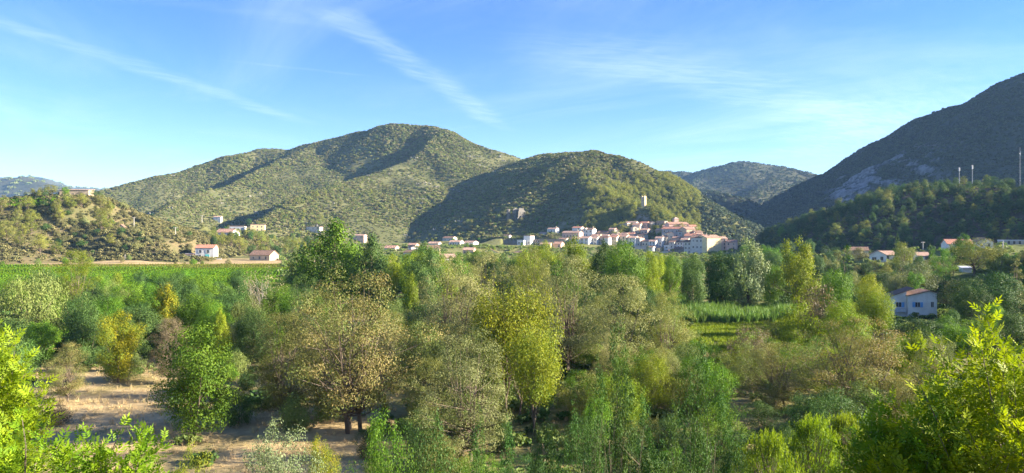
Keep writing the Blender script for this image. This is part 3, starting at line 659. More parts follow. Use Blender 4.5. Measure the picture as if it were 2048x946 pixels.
def make_tree_proto(key, seed, prof, asp, t0, K, rc, n, size, leaf_asp=0.55, flat=0.75, out_w=0.9, up=0.35, stems=1, limbs=0.5,
                    shell=0.55, trunk_r=0.022, upright=0.0, droop=0.0, stray=0.06, lobes=0.22, drift=0.03):
    """crown: clumps of leaves through an uneven outline; wood: tapered stems with a limb into every other clump"""
    r = np.random.default_rng(seed)
    ph = r.random(6) * 6.28
    t = r.random(K * 3)
    keep = r.random(K * 3) < np.clip(profile(prof, t), 0.12, 1); t = t[keep][:K]; K = len(t)
    ang = r.random(K) * 2 * np.pi
    rad = profile(prof, t) * 0.5 * asp
    rad = rad * (1 + lobes * (np.sin(2 * ang + ph[0]) * 0.5 + np.sin(3 * ang + ph[1] + 5 * t) * 0.5) + lobes * 0.6 * r.normal(size=K) * 0.5)
    q = (shell + (1 - shell) * r.random(K) ** 0.6) * (r.random(K) ** 0.25)
    cx = np.cos(ang) * rad * q; cy = np.sin(ang) * rad * q; cz = t0 + (1 - t0) * t * (1 - rc * 0.5) - droop * q * 0.1
    C = np.stack([cx, cy, cz], 1)
    rcl = rc * asp ** 0.5 * (0.55 + 0.8 * r.random(K)) * (0.75 + 0.5 * profile(prof, t))
    ci = r.choice(K, n, p=rcl ** 2 / (rcl ** 2).sum())
    d = rand_dirs(r, n)
    rr_ = (0.35 + 0.75 * r.random(n) ** 0.6)
    st = r.random(n) < stray; rr_[st] *= 1.35
    off = d * (rcl[ci] * rr_)[:, None]; off[:, 2] *= flat
    if upright: off[:, 2] += upright * np.abs(r.normal(size=n)) * rcl[ci] * 1.6
    pos = C[ci] + off
    axis = C[ci].copy(); axis[:, 2] -= t0 + 0.35 * (1 - t0); axis /= np.linalg.norm(axis, axis=1, keepdims=True) + 1e-9
    nrm = d * 0.75 * out_w + axis * 0.4 * out_w + 0.36 * r.normal(size=(n, 3)); nrm[:, 2] += up * 0.8
    nrm /= np.linalg.norm(nrm, axis=1, keepdims=True)
    ud = None
    if upright: ud = np.tile([0, 0, 1.0], (n, 1)) + 0.4 * d
    v, f = leaf_quads(r, pos, nrm, size, leaf_asp, ud)
    v[:, 2] = np.maximum(v[:, 2] / np.percentile(v[:, 2], 99.6), 0.004)
    tint = np.clip(0.5 + 0.22 * r.normal(size=n) + 0.85 * (r.random(K)[ci] - 0.5), 0, 1)
    v[:, :2] *= 0.5 * asp / np.percentile(np.hypot(v[:, 0], v[:, 1]), 97.5)
    crown = mesh_arrays(key + '_crown', v, f, [M['green']], tint=np.repeat(tint, 4))
    mb = MB(); tops = []
    for s_ in range(stems):
        sx, sy = (0, 0) if stems == 1 else (0.05 * math.cos(s_ * 6.28 / stems + seed), 0.05 * math.sin(s_ * 6.28 / stems + seed))
        ex, ey = sx * 3.2 + r.normal() * drift, sy * 3.2 + r.normal() * drift; hz = t0 + (1 - t0) * (0.62 if prof != 'cone' else 0.9)
        pts = [(sx * (1 - u) + ex * u + r.normal() * 0.008 * (u > 0), sy * (1 - u) + ey * u + r.normal() * 0.008 * (u > 0), -0.03 + (hz + 0.03) * u) for u in (0, .2, .4, .6, .8, 1)]
        mb.tube(pts, [trunk_r * (1.15 - 0.95 * u) for u in (0, .2, .4, .6, .8, 1)], 6); tops.append(pts)
    for i in range(K):
        if r.random() > limbs: continue
        pts = tops[i % stems]; base = None
        j = 1 + int(r.integers(0, 4)); cand = pts[j]
        while j > 1 and cand[2] > C[i][2] - 0.05: j -= 1; cand = pts[j]
        a = np.array(cand); b = C[i]; mid = (a + b) / 2 + np.array([0, 0, -0.02]) + r.normal(size=3) * 0.012
        r0 = trunk_r * (0.5 - 0.07 * j)
        mb.tube([a, mid, b], [r0, r0 * 0.6, r0 * 0.2], 4, cap=False)
    wood = mb.mesh(key + '_trunk', [M['bark']])
    PROTO.setdefault(key, []).append((crown, wood, asp))

for s_ in (11, 12, 13, 14):
    make_tree_proto('locust', s_, 'dome', 1.05, 0.13, 130, 0.072, 26000, 0.0145, 0.42, 0.55, 0.6, 0.45, stems=2 + s_ % 2, limbs=0.75, shell=0.45, trunk_r=0.013, stray=0.14, lobes=0.35, drift=0.05)
for s_ in (21, 22, 23):
    make_tree_proto('broadleaf', s_, 'round', 0.85, 0.05, 105, 0.105, 24000, 0.0185, 0.62, 0.85, 1.0, 0.35, limbs=0.3, shell=0.42, stray=0.03)
for s_ in (31, 32, 33):
    make_tree_proto('poplar', s_, 'oval', 0.62, 0.05, 95, 0.080, 12000, 0.022, 0.62, 1.0, 0.9, 0.3, limbs=0.3, lobes=0.3, upright=0.35)
for s_ in (41, 42, 43):
    make_tree_proto('willow', s_, 'dome', 1.15, 0.01, 95, 0.095, 13000, 0.034, 0.3, 0.8, 0.7, 0.3, stems=3, limbs=0.4, trunk_r=0.014, upright=0.25, lobes=0.3)
for s_ in (51, 52, 53):
    make_tree_proto('shrub', s_, 'dome', 1.5, 0.0, 60, 0.15, 7000, 0.045, 0.5, 0.75, 0.8, 0.35, stems=3, limbs=0.4, trunk_r=0.016, lobes=0.3)
for s_ in (61, 62, 63):
    make_tree_proto('pine', s_, 'umbrella', 0.9, 0.30, 46, 0.115, 5200, 0.040, 0.22, 0.62, 0.9, 0.55, limbs=0.7, trunk_r=0.02, lobes=0.3)
for s_ in (64, 65, 66):
    make_tree_proto('tall_pine', s_, 'oval', 0.62, 0.16, 46, 0.10, 4600, 0.040, 0.22, 0.75, 0.9, 0.45, limbs=0.5, trunk_r=0.016, lobes=0.3)
make_tree_proto('cypress', 71, 'column', 0.16, 0.02, 60, 0.05, 2200, 0.03, 0.4, 2.2, 0.9, 0.1, limbs=0.0, upright=0.5)
for s_ in (73, 74):
    make_tree_proto('cedar', s_, 'cone', 0.85, 0.05, 110, 0.075, 6500, 0.03, 0.3, 0.32, 0.5, 0.8, limbs=0.7, droop=0.25, lobes=0.15)
for s_ in (76, 77):
    make_tree_proto('spiky', s_, 'vase', 0.80, 0.32, 140, 0.075, 17000, 0.019, 0.5, 1.1, 0.8, 0.3, stems=2, limbs=0.6, upright=0.8, stray=0.12, trunk_r=0.011, shell=0.4)
for s_ in (91, 92):
    make_tree_proto('sapling', s_, 'oval', 0.36, 0.06, 75, 0.045, 6000, 0.0155, 0.36, 1.2, 0.5, 0.2, stems=3, limbs=0.8, stray=0.25, trunk_r=0.0055, lobes=0.45, shell=0.15, drift=0.04)
for s_ in (97, 98):
    make_tree_proto('near_bush', s_, 'dome', 1.15, 0.0, 120, 0.085, 16000, 0.021, 0.5, 0.8, 0.7, 0.35, stems=4, limbs=0.5, trunk_r=0.008, stray=0.12, lobes=0.4, shell=0.4)
def young_pine(seed):
    """whorled mounds of needles up a short stem, with upright candles over the top of every mound"""
    r = np.random.default_rng(seed); K = 230; t = r.random(K) ** .8; ang = r.random(K) * 6.28
    rad = 0.235 * np.sqrt(np.clip(1 - t ** 2.4, 0, 1)) * (0.7 + .4 * r.random(K)); C = np.stack([np.cos(ang) * rad, np.sin(ang) * rad, 0.08 + 0.86 * t], 1)
    n = 17000; ci = r.integers(0, K, n); d = rand_dirs(r, n); pos = C[ci] + d * (0.038 * r.random(n) ** .5)[:, None]; nrm = rand_dirs(r, n)
    v, f = leaf_quads(r, pos, nrm, 0.021, 0.13, d + np.array([0, 0, .4])); tn = np.clip(.12 + .25 * r.random(n), 0, 1)
    m_ = 8; q = 900; ci = r.integers(0, K, q); b = C[ci] + np.stack([.028 * r.normal(size=q), .028 * r.normal(size=q), np.full(q, .022)], 1)
    L = 0.022 + .022 * r.random(q); u = np.tile(np.linspace(0, 1, m_), q); B = np.repeat(b, m_, 0); LL = np.repeat(L, m_)
    pp = B + np.stack([.003 * r.normal(size=q * m_), .003 * r.normal(size=q * m_), u * LL], 1); nn = rand_dirs(r, q * m_); nn[:, 2] *= .2; nn /= np.linalg.norm(nn, axis=1, keepdims=True)
    v2, f2 = leaf_quads(r, pp, nn, 0.015, 0.22, np.tile([0, 0, 1.0], (q * m_, 1)), 0.45)
    V = np.concatenate([v, v2]); V[:, 2] = np.maximum(V[:, 2] / V[:, 2].max(), .004)
    me = mesh_arrays('young_pine_crown', V, np.concatenate([f, f2 + len(v)]), [M['green']], tint=np.concatenate([np.repeat(tn, 4), np.repeat(np.clip(.75 + .25 * r.random(q * m_), 0, 1), 4)]))
    mb = MB(); mb.tube([(0, 0, -.05), (0, 0, .4), (0, 0, .9)], [.012, .010, .004], 6)
    for k in range(0, K, 2): mb.tube([(0, 0, C[k][2] * .75), (C[k] + np.array([0, 0, C[k][2] * .75])) / 2, C[k]], [.004, .003, .0015], 4, cap=False)
    PROTO.setdefault('young_pine', []).append((me, mb.mesh('young_pine_trunk', [M['bark']]), 0.47))
young_pine(95); young_pine(96)
for s_ in (81, 82):
    make_tree_proto('bare', s_, 'vase', 0.85, 0.15, 80, 0.08, 1500, 0.02, 0.5, 0.9, 0.7, 0.3, stems=3, limbs=1.0, trunk_r=0.016)
for s_ in (86, 87):
    make_tree_proto('oak_scrub', s_, 'dome', 1.5, 0.0, 34, 0.19, 1500, 0.10, 0.6, 0.7, 0.9, 0.4, limbs=0.1, stems=2)

NAME_OF = dict(locust='locust_tree', broadleaf='broadleaf_tree', poplar='poplar_tree', willow='willow_tree', shrub='shrub', pine='pine_tree', tall_pine='pine_tree',
               cypress='cypress_tree', sapling='sapling', near_bush='bush', young_pine='young_pine', cedar='cedar_tree', spiky='elm_tree', bare='bare_tree', oak_scrub='oak_bush')
TREES = []
def plant(kind, x, y, h, wid, mat, label, group=None, cat=None, rz=None, z=None, bark='bark', sink=0.0):
    crown, wood, asp = PROTO[kind][int(rng.integers(0, len(PROTO[kind])))]
    z = Hs(x, y) if z is None else z
    o = empty(NAME_OF[kind], (x, y, z - sink), rng.random() * 6.28 if rz is None else rz)
    o.scale = (wid / asp, wid / asp, h)
    tag(o, label, cat or ('bush' if kind in ('shrub', 'oak_scrub', 'near_bush') else 'tree'), group)
    for nm, me, ma in (('crown', crown, M[mat]), ('trunk', wood, M[bark])):
        c = link_mesh(nm, me, o); c.material_slots[0].link = 'OBJECT'; c.material_slots[0].material = ma
    TREES.append((x, y, wid)); return o
def T(kind, px, Y, top, wpx, mat, label, group=None, base=None, **kw):
    """a tree at depth Y below photo column px, its top at photo row top, wpx wide there"""
    x = (px - CX) / F * Y; zg = Hs(x, Y) if base is None else CZ + (HY - base) / F * Y
    h = CZ + (HY - top) / F * Y - zg
    if h < 0.8: h = 0.8
    return plant(kind, x, Y, h * 1.03, wpx / F * Y, mat, label, group, z=zg, **kw)

# ---------------------------------------------------------------- scrub that nobody could count, as point-scattered stuff
def bush_mesh(seed, n, size, asp=0.6, flat=0.75, K=9):
    r = np.random.default_rng(seed)
    C = rand_dirs(r, K) * 0.32; C[:, 2] = np.abs(C[:, 2]) * 0.7 + 0.16
    ci = r.integers(0, K, n); d = rand_dirs(r, n)
    pos = C[ci] + d * (0.22 * (0.5 + 0.6 * r.random(n)))[:, None] * np.array([1, 1, flat])
    pos[:, 2] = np.maximum(pos[:, 2], 0.02)
    nrm = d * 0.8 + 0.45 * r.normal(size=(n, 3)); nrm[:, 2] += 0.35; nrm /= np.linalg.norm(nrm, axis=1, keepdims=True)
    v, f = leaf_quads(r, pos, nrm, size, asp)
    tint = np.clip(0.5 + 0.3 * r.normal(size=n) + 0.4 * (r.random(K)[ci] - 0.5), 0, 1)
    return v, f, np.repeat(tint, 4)
_ngs = {}
def scatter(name, pts, scl, proto_me, label=None):
    """one object: a point cloud with the same little mesh at every point"""
    src = bpy.data.objects.new(name + '_source', proto_me)      # not linked: only lends its mesh
    v = np.ascontiguousarray(pts, dtype=np.float32)
    me = bpy.data.meshes.new(name); me.vertices.add(len(v)); me.vertices.foreach_set('co', v.ravel())
    a = me.attributes.new('scl', 'FLOAT', 'POINT'); a.data.foreach_set('value', np.asarray(scl, dtype=np.float32))
    a = me.attributes.new('rot', 'FLOAT', 'POINT'); a.data.foreach_set('value', (rng.random(len(v)) * 6.28).astype(np.float32))
    me.update()
    o = link_mesh(name, me); tag(o, kind='stuff')
    ng = bpy.data.node_groups.new(name, 'GeometryNodeTree')
    ng.interface.new_socket('Geometry', in_out='INPUT', socket_type='NodeSocketGeometry')
    ng.interface.new_socket('Geometry', in_out='OUTPUT', socket_type='NodeSocketGeometry')
    n = ng.nodes; l = ng.links
    gi = n.new('NodeGroupInput'); go = n.new('NodeGroupOutput'); ip = n.new('GeometryNodeInstanceOnPoints')
    ob = n.new('GeometryNodeObjectInfo'); ob.inputs['Object'].default_value = src; ob.inputs['As Instance'].default_value = True
    ns = n.new('GeometryNodeInputNamedAttribute'); ns.data_type = 'FLOAT'; ns.inputs['Name'].default_value = 'scl'
    nr = n.new('GeometryNodeInputNamedAttribute'); nr.data_type = 'FLOAT'; nr.inputs['Name'].default_value = 'rot'
    cx = n.new('ShaderNodeCombineXYZ')
    l.new(gi.outputs[0], ip.inputs['Points']); l.new(ob.outputs['Geometry'], ip.inputs['Instance'])
    l.new(nr.outputs[0], cx.inputs[2]); l.new(cx.outputs[0], ip.inputs['Rotation']); l.new(ns.outputs[0], ip.inputs['Scale'])
    l.new(ip.outputs[0], go.inputs[0])
    md = o.modifiers.new('scatter', 'NODES'); md.node_group = ng
    return o
def cover(n, px0, px1, y0, y1, hill, dens, r, over=True):
    """points on a hill, thinned by a density rule, even per square metre of plan"""
    Y = np.sqrt(y0 * y0 + (y1 * y1 - y0 * y0) * r.random(n)); px = px0 + (px1 - px0) * r.random(n)
    x = (px - CX) / F * Y; z = hill(x, Y); g = G(x, Y)
    k = (z > g + 0.3) & (r.random(n) < dens(x, Y, z))
    if over:                                          # only what is not under another hill
        allh = np.maximum.reduce([f(x, Y) for f in HILLS]); k &= z > allh - 0.5
    return np.stack([x, Y, z], 1)[k]
def bush_proto(nm, seed, n, size, mat, **kw):
    v, f, t = bush_mesh(seed, n, size, **kw); return mesh_arrays(nm, v, f, [M[mat]], tint=t)
rs = np.random.default_rng(21)
def d_main(x, y, z):
    d = 0.74 + 0.95 * fbm(x, y, 85, 4) + 0.25 * fbm(x, y, 18, 2)
    low = 1 - sstep(30, 90, z); d = d * (1 - 0.30 * low)
    vill = sstep(60, 90, x) * (1 - sstep(200, 230, x)) * (1 - sstep(640, 720, y))
    return np.clip(d, 0.04, 1) * (1 - 0.55 * vill)
pa = cover(190000, 60, 1500, 560, 1520, main_hill, d_main, rs)
kk = rs.random(len(pa))
sz = 2.4 + 3.0 * rs.random(len(pa)) ** 2.4; far_ = 0.8 + 0.35 * sstep(700, 1400, pa[:, 1]); sz *= far_
sz *= np.clip(1 + 0.8 * fbm(pa[:, 0] + 900, pa[:, 1], 110, 3), 0.55, 1.7); pa[:, 2] -= 0.25
scatter('hill_scrub', pa[kk < 0.62], sz[kk < 0.62], bush_proto('scrub', 1, 90, 0.26, 'scrub'))
scatter('hill_oak_scrub', pa[kk >= 0.62], sz[kk >= 0.62] * 1.05, bush_proto('oak_scrub', 2, 90, 0.26, 'maquis'))
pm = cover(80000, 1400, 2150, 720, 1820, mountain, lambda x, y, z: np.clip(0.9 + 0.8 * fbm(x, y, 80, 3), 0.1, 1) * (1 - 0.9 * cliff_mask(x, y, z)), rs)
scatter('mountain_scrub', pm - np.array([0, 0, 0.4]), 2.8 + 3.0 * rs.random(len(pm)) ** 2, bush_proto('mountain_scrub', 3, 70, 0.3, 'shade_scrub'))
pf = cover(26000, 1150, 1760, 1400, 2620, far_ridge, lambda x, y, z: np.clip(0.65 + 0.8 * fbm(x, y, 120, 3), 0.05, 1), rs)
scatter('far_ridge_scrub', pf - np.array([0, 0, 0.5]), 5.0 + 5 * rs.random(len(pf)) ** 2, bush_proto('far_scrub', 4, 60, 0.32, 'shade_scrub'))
pk = cover(34000, -400, 640, 330, 560, knoll, lambda x, y, z: np.clip(0.60 + 0.7 * fbm(x, y, 22, 3), 0.05, 1), rs)
scatter('knoll_scrub', pk - np.array([0, 0, 0.15]), 1.3 + 2.2 * rs.random(len(pk)) ** 2, bush_proto('knoll_scrub', 5, 140, 0.2, 'maquis'))
pp = cover(9000, 1500, 2500, 250, 720, pine_hill, lambda x, y, z: np.full(x.shape, 0.6), rs)
scatter('pine_understory', pp - np.array([0, 0, 0.15]), 1.4 + 2.4 * rs.random(len(pp)) ** 2, bush_proto('pine_understory', 6, 120, 0.22, 'scrub'))
pfm = cover(5000, -300, 500, 2600, 5100, far_mountains, lambda x, y, z: np.clip(0.6 + fbm(x, y, 300, 3), 0.05, 1), rs)
scatter('far_mountain_woods', pfm - np.array([0, 0, 1]), 12 + 12 * rs.random(len(pfm)), bush_proto('far_woods', 8, 50, 0.35, 'scrub'))

# pines that cannot be told apart on the shoulder round the tower
pr = cover(9000, 1150, 1400, 600, 1010, main_hill, lambda x, y, z: 0.5 * sstep(-0.25, 0.15, fbm(x, y, 45, 2) + 0.3) * sstep(12, 24, z) * (1 - sstep(75, 100, z)) * sstep(1150, 1190, CX + F * x / y), rs)
M['sunny_pine'] = leaf_mat('sunny_pine_needles', (0.16,0.185,0.05), (0.27,0.27,0.08), 0.3, 0.2)  # pine needles brightened in colour so the shoulder looks sunlit
tpx = CX + F * pr[:, 0] / pr[:, 1]; pr = pr[~((np.abs(tpx - 1287) < 15) & (pr[:, 1] > 660) & (pr[:, 1] < 765))]
cw = PROTO['pine'][0][0].copy(); cw.materials[0] = M['sunny_pine']
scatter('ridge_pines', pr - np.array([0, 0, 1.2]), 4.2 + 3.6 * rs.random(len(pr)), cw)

def stone_mesh(seed):
    r = np.random.default_rng(seed); vs, fs = [], []
    for c in range(4):
        o_ = np.array([r.normal() * .5, r.normal() * .5, 0]); b = len(vs); k_ = 6; th = np.sort(r.random(k_)) * 6.28; a = .3 + .3 * r.random()
        for u, q in ((-.3, 1.1), (.45, .9), (.75, .5)): vs += [tuple(o_ + np.array([math.cos(t_) * a * q, math.sin(t_) * a * q, u * a * 1.6 + .06 * r.normal()])) for t_ in th]
        fs += [(b + l_ * k_ + i, b + l_ * k_ + (i + 1) % k_, b + (l_ + 1) * k_ + (i + 1) % k_, b + (l_ + 1) * k_ + i) for l_ in (0, 1) for i in range(k_)] + [tuple(range(b + 2 * k_, b + 3 * k_))]
    return mesh_py('stone_heap', vs, fs, [noisy_mat('pale_stone', (0.20,0.185,0.15), (0.29,0.27,0.225), 1.5)])
pq = cover(13000, 100, 1420, 580, 1500, main_hill, lambda x, y, z: 0.35 * sstep(0.12, 0.42, fbm(x - 300, y + 200, 60, 4)), rs)
scatter('hill_stones', pq, 1.0 + 1.8 * rs.random(len(pq)) ** 2, stone_mesh(3))
# ---------------------------------------------------------------- buildings
def wall_mat(name, a, b, sc=0.5): M[name] = noisy_mat('wall_' + name, a, b, sc, 0.9, 6, 0.1, 0.15)
wall_mat('white', (0.74,0.72,0.67), (0.62,0.59,0.54))
wall_mat('cream', (0.72,0.62,0.46), (0.60,0.50,0.36))
wall_mat('yellow', (0.76,0.62,0.34), (0.66,0.52,0.27))
wall_mat('pink', (0.60,0.43,0.34), (0.50,0.36,0.28))
wall_mat('grey', (0.47,0.44,0.40), (0.36,0.34,0.31))
wall_mat('pale', (0.63,0.58,0.50), (0.52,0.47,0.40))
wall_mat('stone', (0.42,0.34,0.25), (0.27,0.22,0.165), 1.1)
wall_mat('tan', (0.56,0.44,0.30), (0.42,0.33,0.22), 0.9)
wall_mat('darkwall', (0.16,0.125,0.10), (0.23,0.18,0.14))
wall_mat('orange', (0.70,0.36,0.16), (0.62,0.30,0.13))
def tile_mat(name, a, b, c):
    m, t, out = mat_new(name)
    tcx = t.new('ShaderNodeTexCoord'); wv = t.new('ShaderNodeTexWave', wave_type='BANDS', bands_direction='X')
    wv.inputs['Scale'].default_value = 1.6; wv.inputs['Distortion'].default_value = 0.4
    t.l.new(tcx.outputs['Object'], wv.inputs['Vector'])
    f = t.ramp(t.noise(tcx.outputs['Object'], 0.9, 6, 0.7), 0.3, 0.7)
    col = t.mix(f, c4(a), c4(b)); col = t.mix(t.m('MULTIPLY', t.ramp(t.noise(tcx.outputs['Object'], 5.0, 3, 0.6), 0.5, 0.7), 0.6), col, c4(c))
    principled(t, out, col, 0.9, 0.1, wv.outputs['Fac'], 0.5)
    M[name] = m
tile_mat('tile', (0.41,0.245,0.175), (0.32,0.20,0.15), (0.46,0.32,0.24))
tile_mat('tile_pale', (0.47,0.31,0.23), (0.38,0.25,0.19), (0.52,0.38,0.28))
tile_mat('tile_brown', (0.25,0.155,0.11), (0.19,0.125,0.095), (0.30,0.21,0.16))
tile_mat('tile_red', (0.46,0.215,0.145), (0.38,0.19,0.13), (0.48,0.28,0.20))
M['glass'] = noisy_mat('window_glass', (0.03,0.035,0.045), (0.05,0.055,0.06), 3, 0.12, 2, 0.5)
M['frame'] = noisy_mat('window_frame', (0.55,0.50,0.43), (0.45,0.41,0.35), 4)
M['blue'] = noisy_mat('blue_paint', (0.13,0.32,0.60), (0.17,0.38,0.66), 3, 0.6)
M['brownpaint'] = noisy_mat('brown_paint', (0.16,0.10,0.07), (0.22,0.14,0.10), 3, 0.7)
M['greypaint'] = noisy_mat('grey_paint', (0.42,0.44,0.46), (0.50,0.52,0.53), 3, 0.6)
M['turquoise'] = noisy_mat('turquoise_paint', (0.10,0.60,0.56), (0.14,0.66,0.62), 3, 0.6)
M['metal'] = noisy_mat('galvanised_metal', (0.28,0.29,0.31), (0.38,0.39,0.41), 3, 0.5, 3, 0.4)
M['concrete'] = noisy_mat('concrete', (0.44,0.41,0.36), (0.52,0.49,0.44), 2)
M['rock'] = noisy_mat('limestone', (0.13,0.118,0.10), (0.21,0.195,0.17), 0.35, 0.95, 8, 0.05, 0.8)

def window_mesh(w, h, frame='frame'):
    b = MB(); b.box(-w/2, w/2, -0.03, 0.02, 0, h, 0)
    e = 0.09
    b.box(-w/2 - e, -w/2, -0.06, 0.02, -e, h + e, 1); b.box(w/2, w/2 + e, -0.06, 0.02, -e, h + e, 1)
    b.box(-w/2, w/2, -0.06, 0.02, h, h + e, 1); b.box(-w/2 - 0.15, w/2 + 0.15, -0.14, 0.02, -e - 0.09, -e + 0.0, 1)
    b.box(-0.03, 0.03, -0.045, 0.02, 0, h, 1)
    return b.mesh('window', [M['glass'], M[frame]])
WIN = {'n': window_mesh(0.95, 1.45), 't': window_mesh(0.85, 1.9), 's': window_mesh(0.75, 0.85), 'w': window_mesh(1.5, 1.2)}
def shutter_mesh(): b = MB(); b.box(-0.24, 0.24, -0.09, -0.03, 0, 1.5); b.box(-0.2, 0.2, -0.11, -0.09, 0.1, 0.18); b.box(-0.2, 0.2, -0.11, -0.09, 1.3, 1.38); return b
SHUT = {c: shutter_mesh().mesh('shutter', [M[c]]) for c in ('blue', 'brownpaint', 'greypaint')}
def chimney_mesh():
    b = MB(); b.box(-0.35, 0.35, -0.3, 0.3, -1.2, 0.9); b.box(-0.45, 0.45, -0.4, 0.4, 0.9, 1.02); b.box(-0.2, 0.2, -0.2, 0.2, 1.02, 1.3)
    return b.mesh('chimney', [M['cream']])
CHIM = chimney_mesh()

def slab(b, quad, th, mi=0):
    """a roof slope of real thickness under four corner points given anticlockwise from above"""
    q = [np.array(p, float) for p in quad]; n = np.cross(q[1] - q[0], q[3] - q[0]); n /= np.linalg.norm(n)
    lo = [p - n * th for p in q]
    b.add(q + lo, [(0,1,2,3), (7,6,5,4), (0,4,5,1), (1,5,6,2), (2,6,7,3), (3,7,4,0)], mi)
def box_house(root, wx, dy, hw, rtype, rise, wall, roof, found=4.0, over=0.35):
    """wall and roof parts; front faces local -y"""
    b = MB(); a = wx / 2
    if rtype == 'x':                                        # ridge runs along the front, gables left and right
        vs = [(-a,0,-found),(a,0,-found),(a,dy,-found),(-a,dy,-found),(-a,0,hw),(a,0,hw),(a,dy,hw),(-a,dy,hw),(-a,dy/2,hw+rise),(a,dy/2,hw+rise)]
        b.add(vs, [(0,1,5,4),(2,3,7,6),(1,2,6,9,5),(3,0,4,8,7),(3,2,1,0)])
        wl = b.build('wall', [M[wall]], root); r = MB(); o = over; s = rise / (dy / 2)
        t = 0.18
        slab(r, [(-a-o,-o,hw-o*s+t),(a+o,-o,hw-o*s+t),(a+o,dy/2,hw+rise+t),(-a-o,dy/2,hw+rise+t)], t)
        slab(r, [(-a-o,dy/2+.003,hw+rise+t),(a+o,dy/2+.003,hw+rise+t),(a+o,dy+o,hw-o*s+t),(-a-o,dy+o,hw-o*s+t)], t)
        r.tube([(-a-o,dy/2,hw+rise+t),(a+o,dy/2,hw+rise+t)], [.12,.12], 5)
    elif rtype == 'y':                                      # gable to the front
        vs = [(-a,0,-found),(a,0,-found),(a,dy,-found),(-a,dy,-found),(-a,0,hw),(a,0,hw),(a,dy,hw),(-a,dy,hw),(0,0,hw+rise),(0,dy,hw+rise)]
        b.add(vs, [(0,1,5,8,4),(2,3,7,9,6),(1,2,6,5),(3,0,4,7),(3,2,1,0)])
        wl = b.build('wall', [M[wall]], root); r = MB(); o = over; s = rise / a; t = 0.18
        slab(r, [(0,-o,hw+rise+t),(0,dy+o,hw+rise+t),(-a-o,dy+o,hw-o*s+t),(-a-o,-o,hw-o*s+t)], t)
        slab(r, [(.003,dy+o,hw+rise+t),(.003,-o,hw+rise+t),(a+o,-o,hw-o*s+t),(a+o,dy+o,hw-o*s+t)], t)
        r.tube([(0,-o,hw+rise+t),(0,dy+o,hw+rise+t)], [.12,.12], 5)
    elif rtype in ('shed', 'shedr', 'shedl'):               # one slope: to the front, or down to the right or left
        if rtype == 'shed': zs = (hw, hw, hw + rise, hw + rise)
        elif rtype == 'shedr': zs = (hw + rise, hw, hw, hw + rise)
        else: zs = (hw, hw + rise, hw + rise, hw)
        cor = [(-a,0),(a,0),(a,dy),(-a,dy)]
        vs = [(x, y, -found) for x, y in cor] + [(x, y, z) for (x, y), z in zip(cor, zs)]
        b.add(vs, [(0,1,5,4),(1,2,6,5),(2,3,7,6),(3,0,4,7),(3,2,1,0)])
        wl = b.build('wall', [M[wall]], root); r = MB(); o = over
        def zz(x, y): return (hw + rise * y / dy) if rtype == 'shed' else (hw + rise * ((a - x) if rtype == 'shedr' else (x + a)) / (2 * a))
        cc = [(-a-o,-o),(a+o,-o),(a+o,dy+o),(-a-o,dy+o)]
        slab(r, [(x, y, zz(x, y) + 0.18) for x, y in cc], 0.17)
    elif rtype == 'hip':
        b.box(-a, a, 0, dy, -found, hw); wl = b.build('wall', [M[wall]], root); r = MB(); o = over; e = min(a, dy / 2) * 0.9
        q = [(-a-o,-o,hw),(a+o,-o,hw),(a+o,dy+o,hw),(-a-o,dy+o,hw),(-a+e,dy/2,hw+rise),(a-e,dy/2,hw+rise)]
        lo = [(x, y, z + .01) if i < 4 else (x, y, z) for i, (x, y, z) in enumerate(q)]
        r.add(lo, [(0,1,5,4),(1,2,5),(2,3,4,5),(3,0,4),(3,2,1,0)])
    else:                                                   # flat with a parapet
        b.box(-a, a, 0, dy, -found, hw); wl = b.build('wall', [M[wall]], root); r = MB()
        r.box(-a-.1, a+.1, -.1, dy+.1, hw+.005, hw+.25); r.box(-a-.1, a+.1, -.1, .15, hw+.25, hw+.6); r.box(-a-.1, a+.1, dy-.15, dy+.1, hw+.25, hw+.6)
    rf = r.build('roof', [M[roof]], root)
    return wl, rf
def add_window(root, x, y, z, kind='n', face='front', sh=None):
    wo_ = link_mesh('window', WIN[kind], root)
    wo_.location = (x, y, z); wo_.rotation_euler = (0, 0, 0 if face == 'front' else (math.pi/2 if face == 'right' else -math.pi/2))
    if sh:
        for sx in (-0.85, 0.85):
            s_ = link_mesh('shutter', SHUT[sh], wo_); s_.location = (sx * (1.0 if kind != 'w' else 1.25), 0, 0)
    return wo_
HOUSES = []
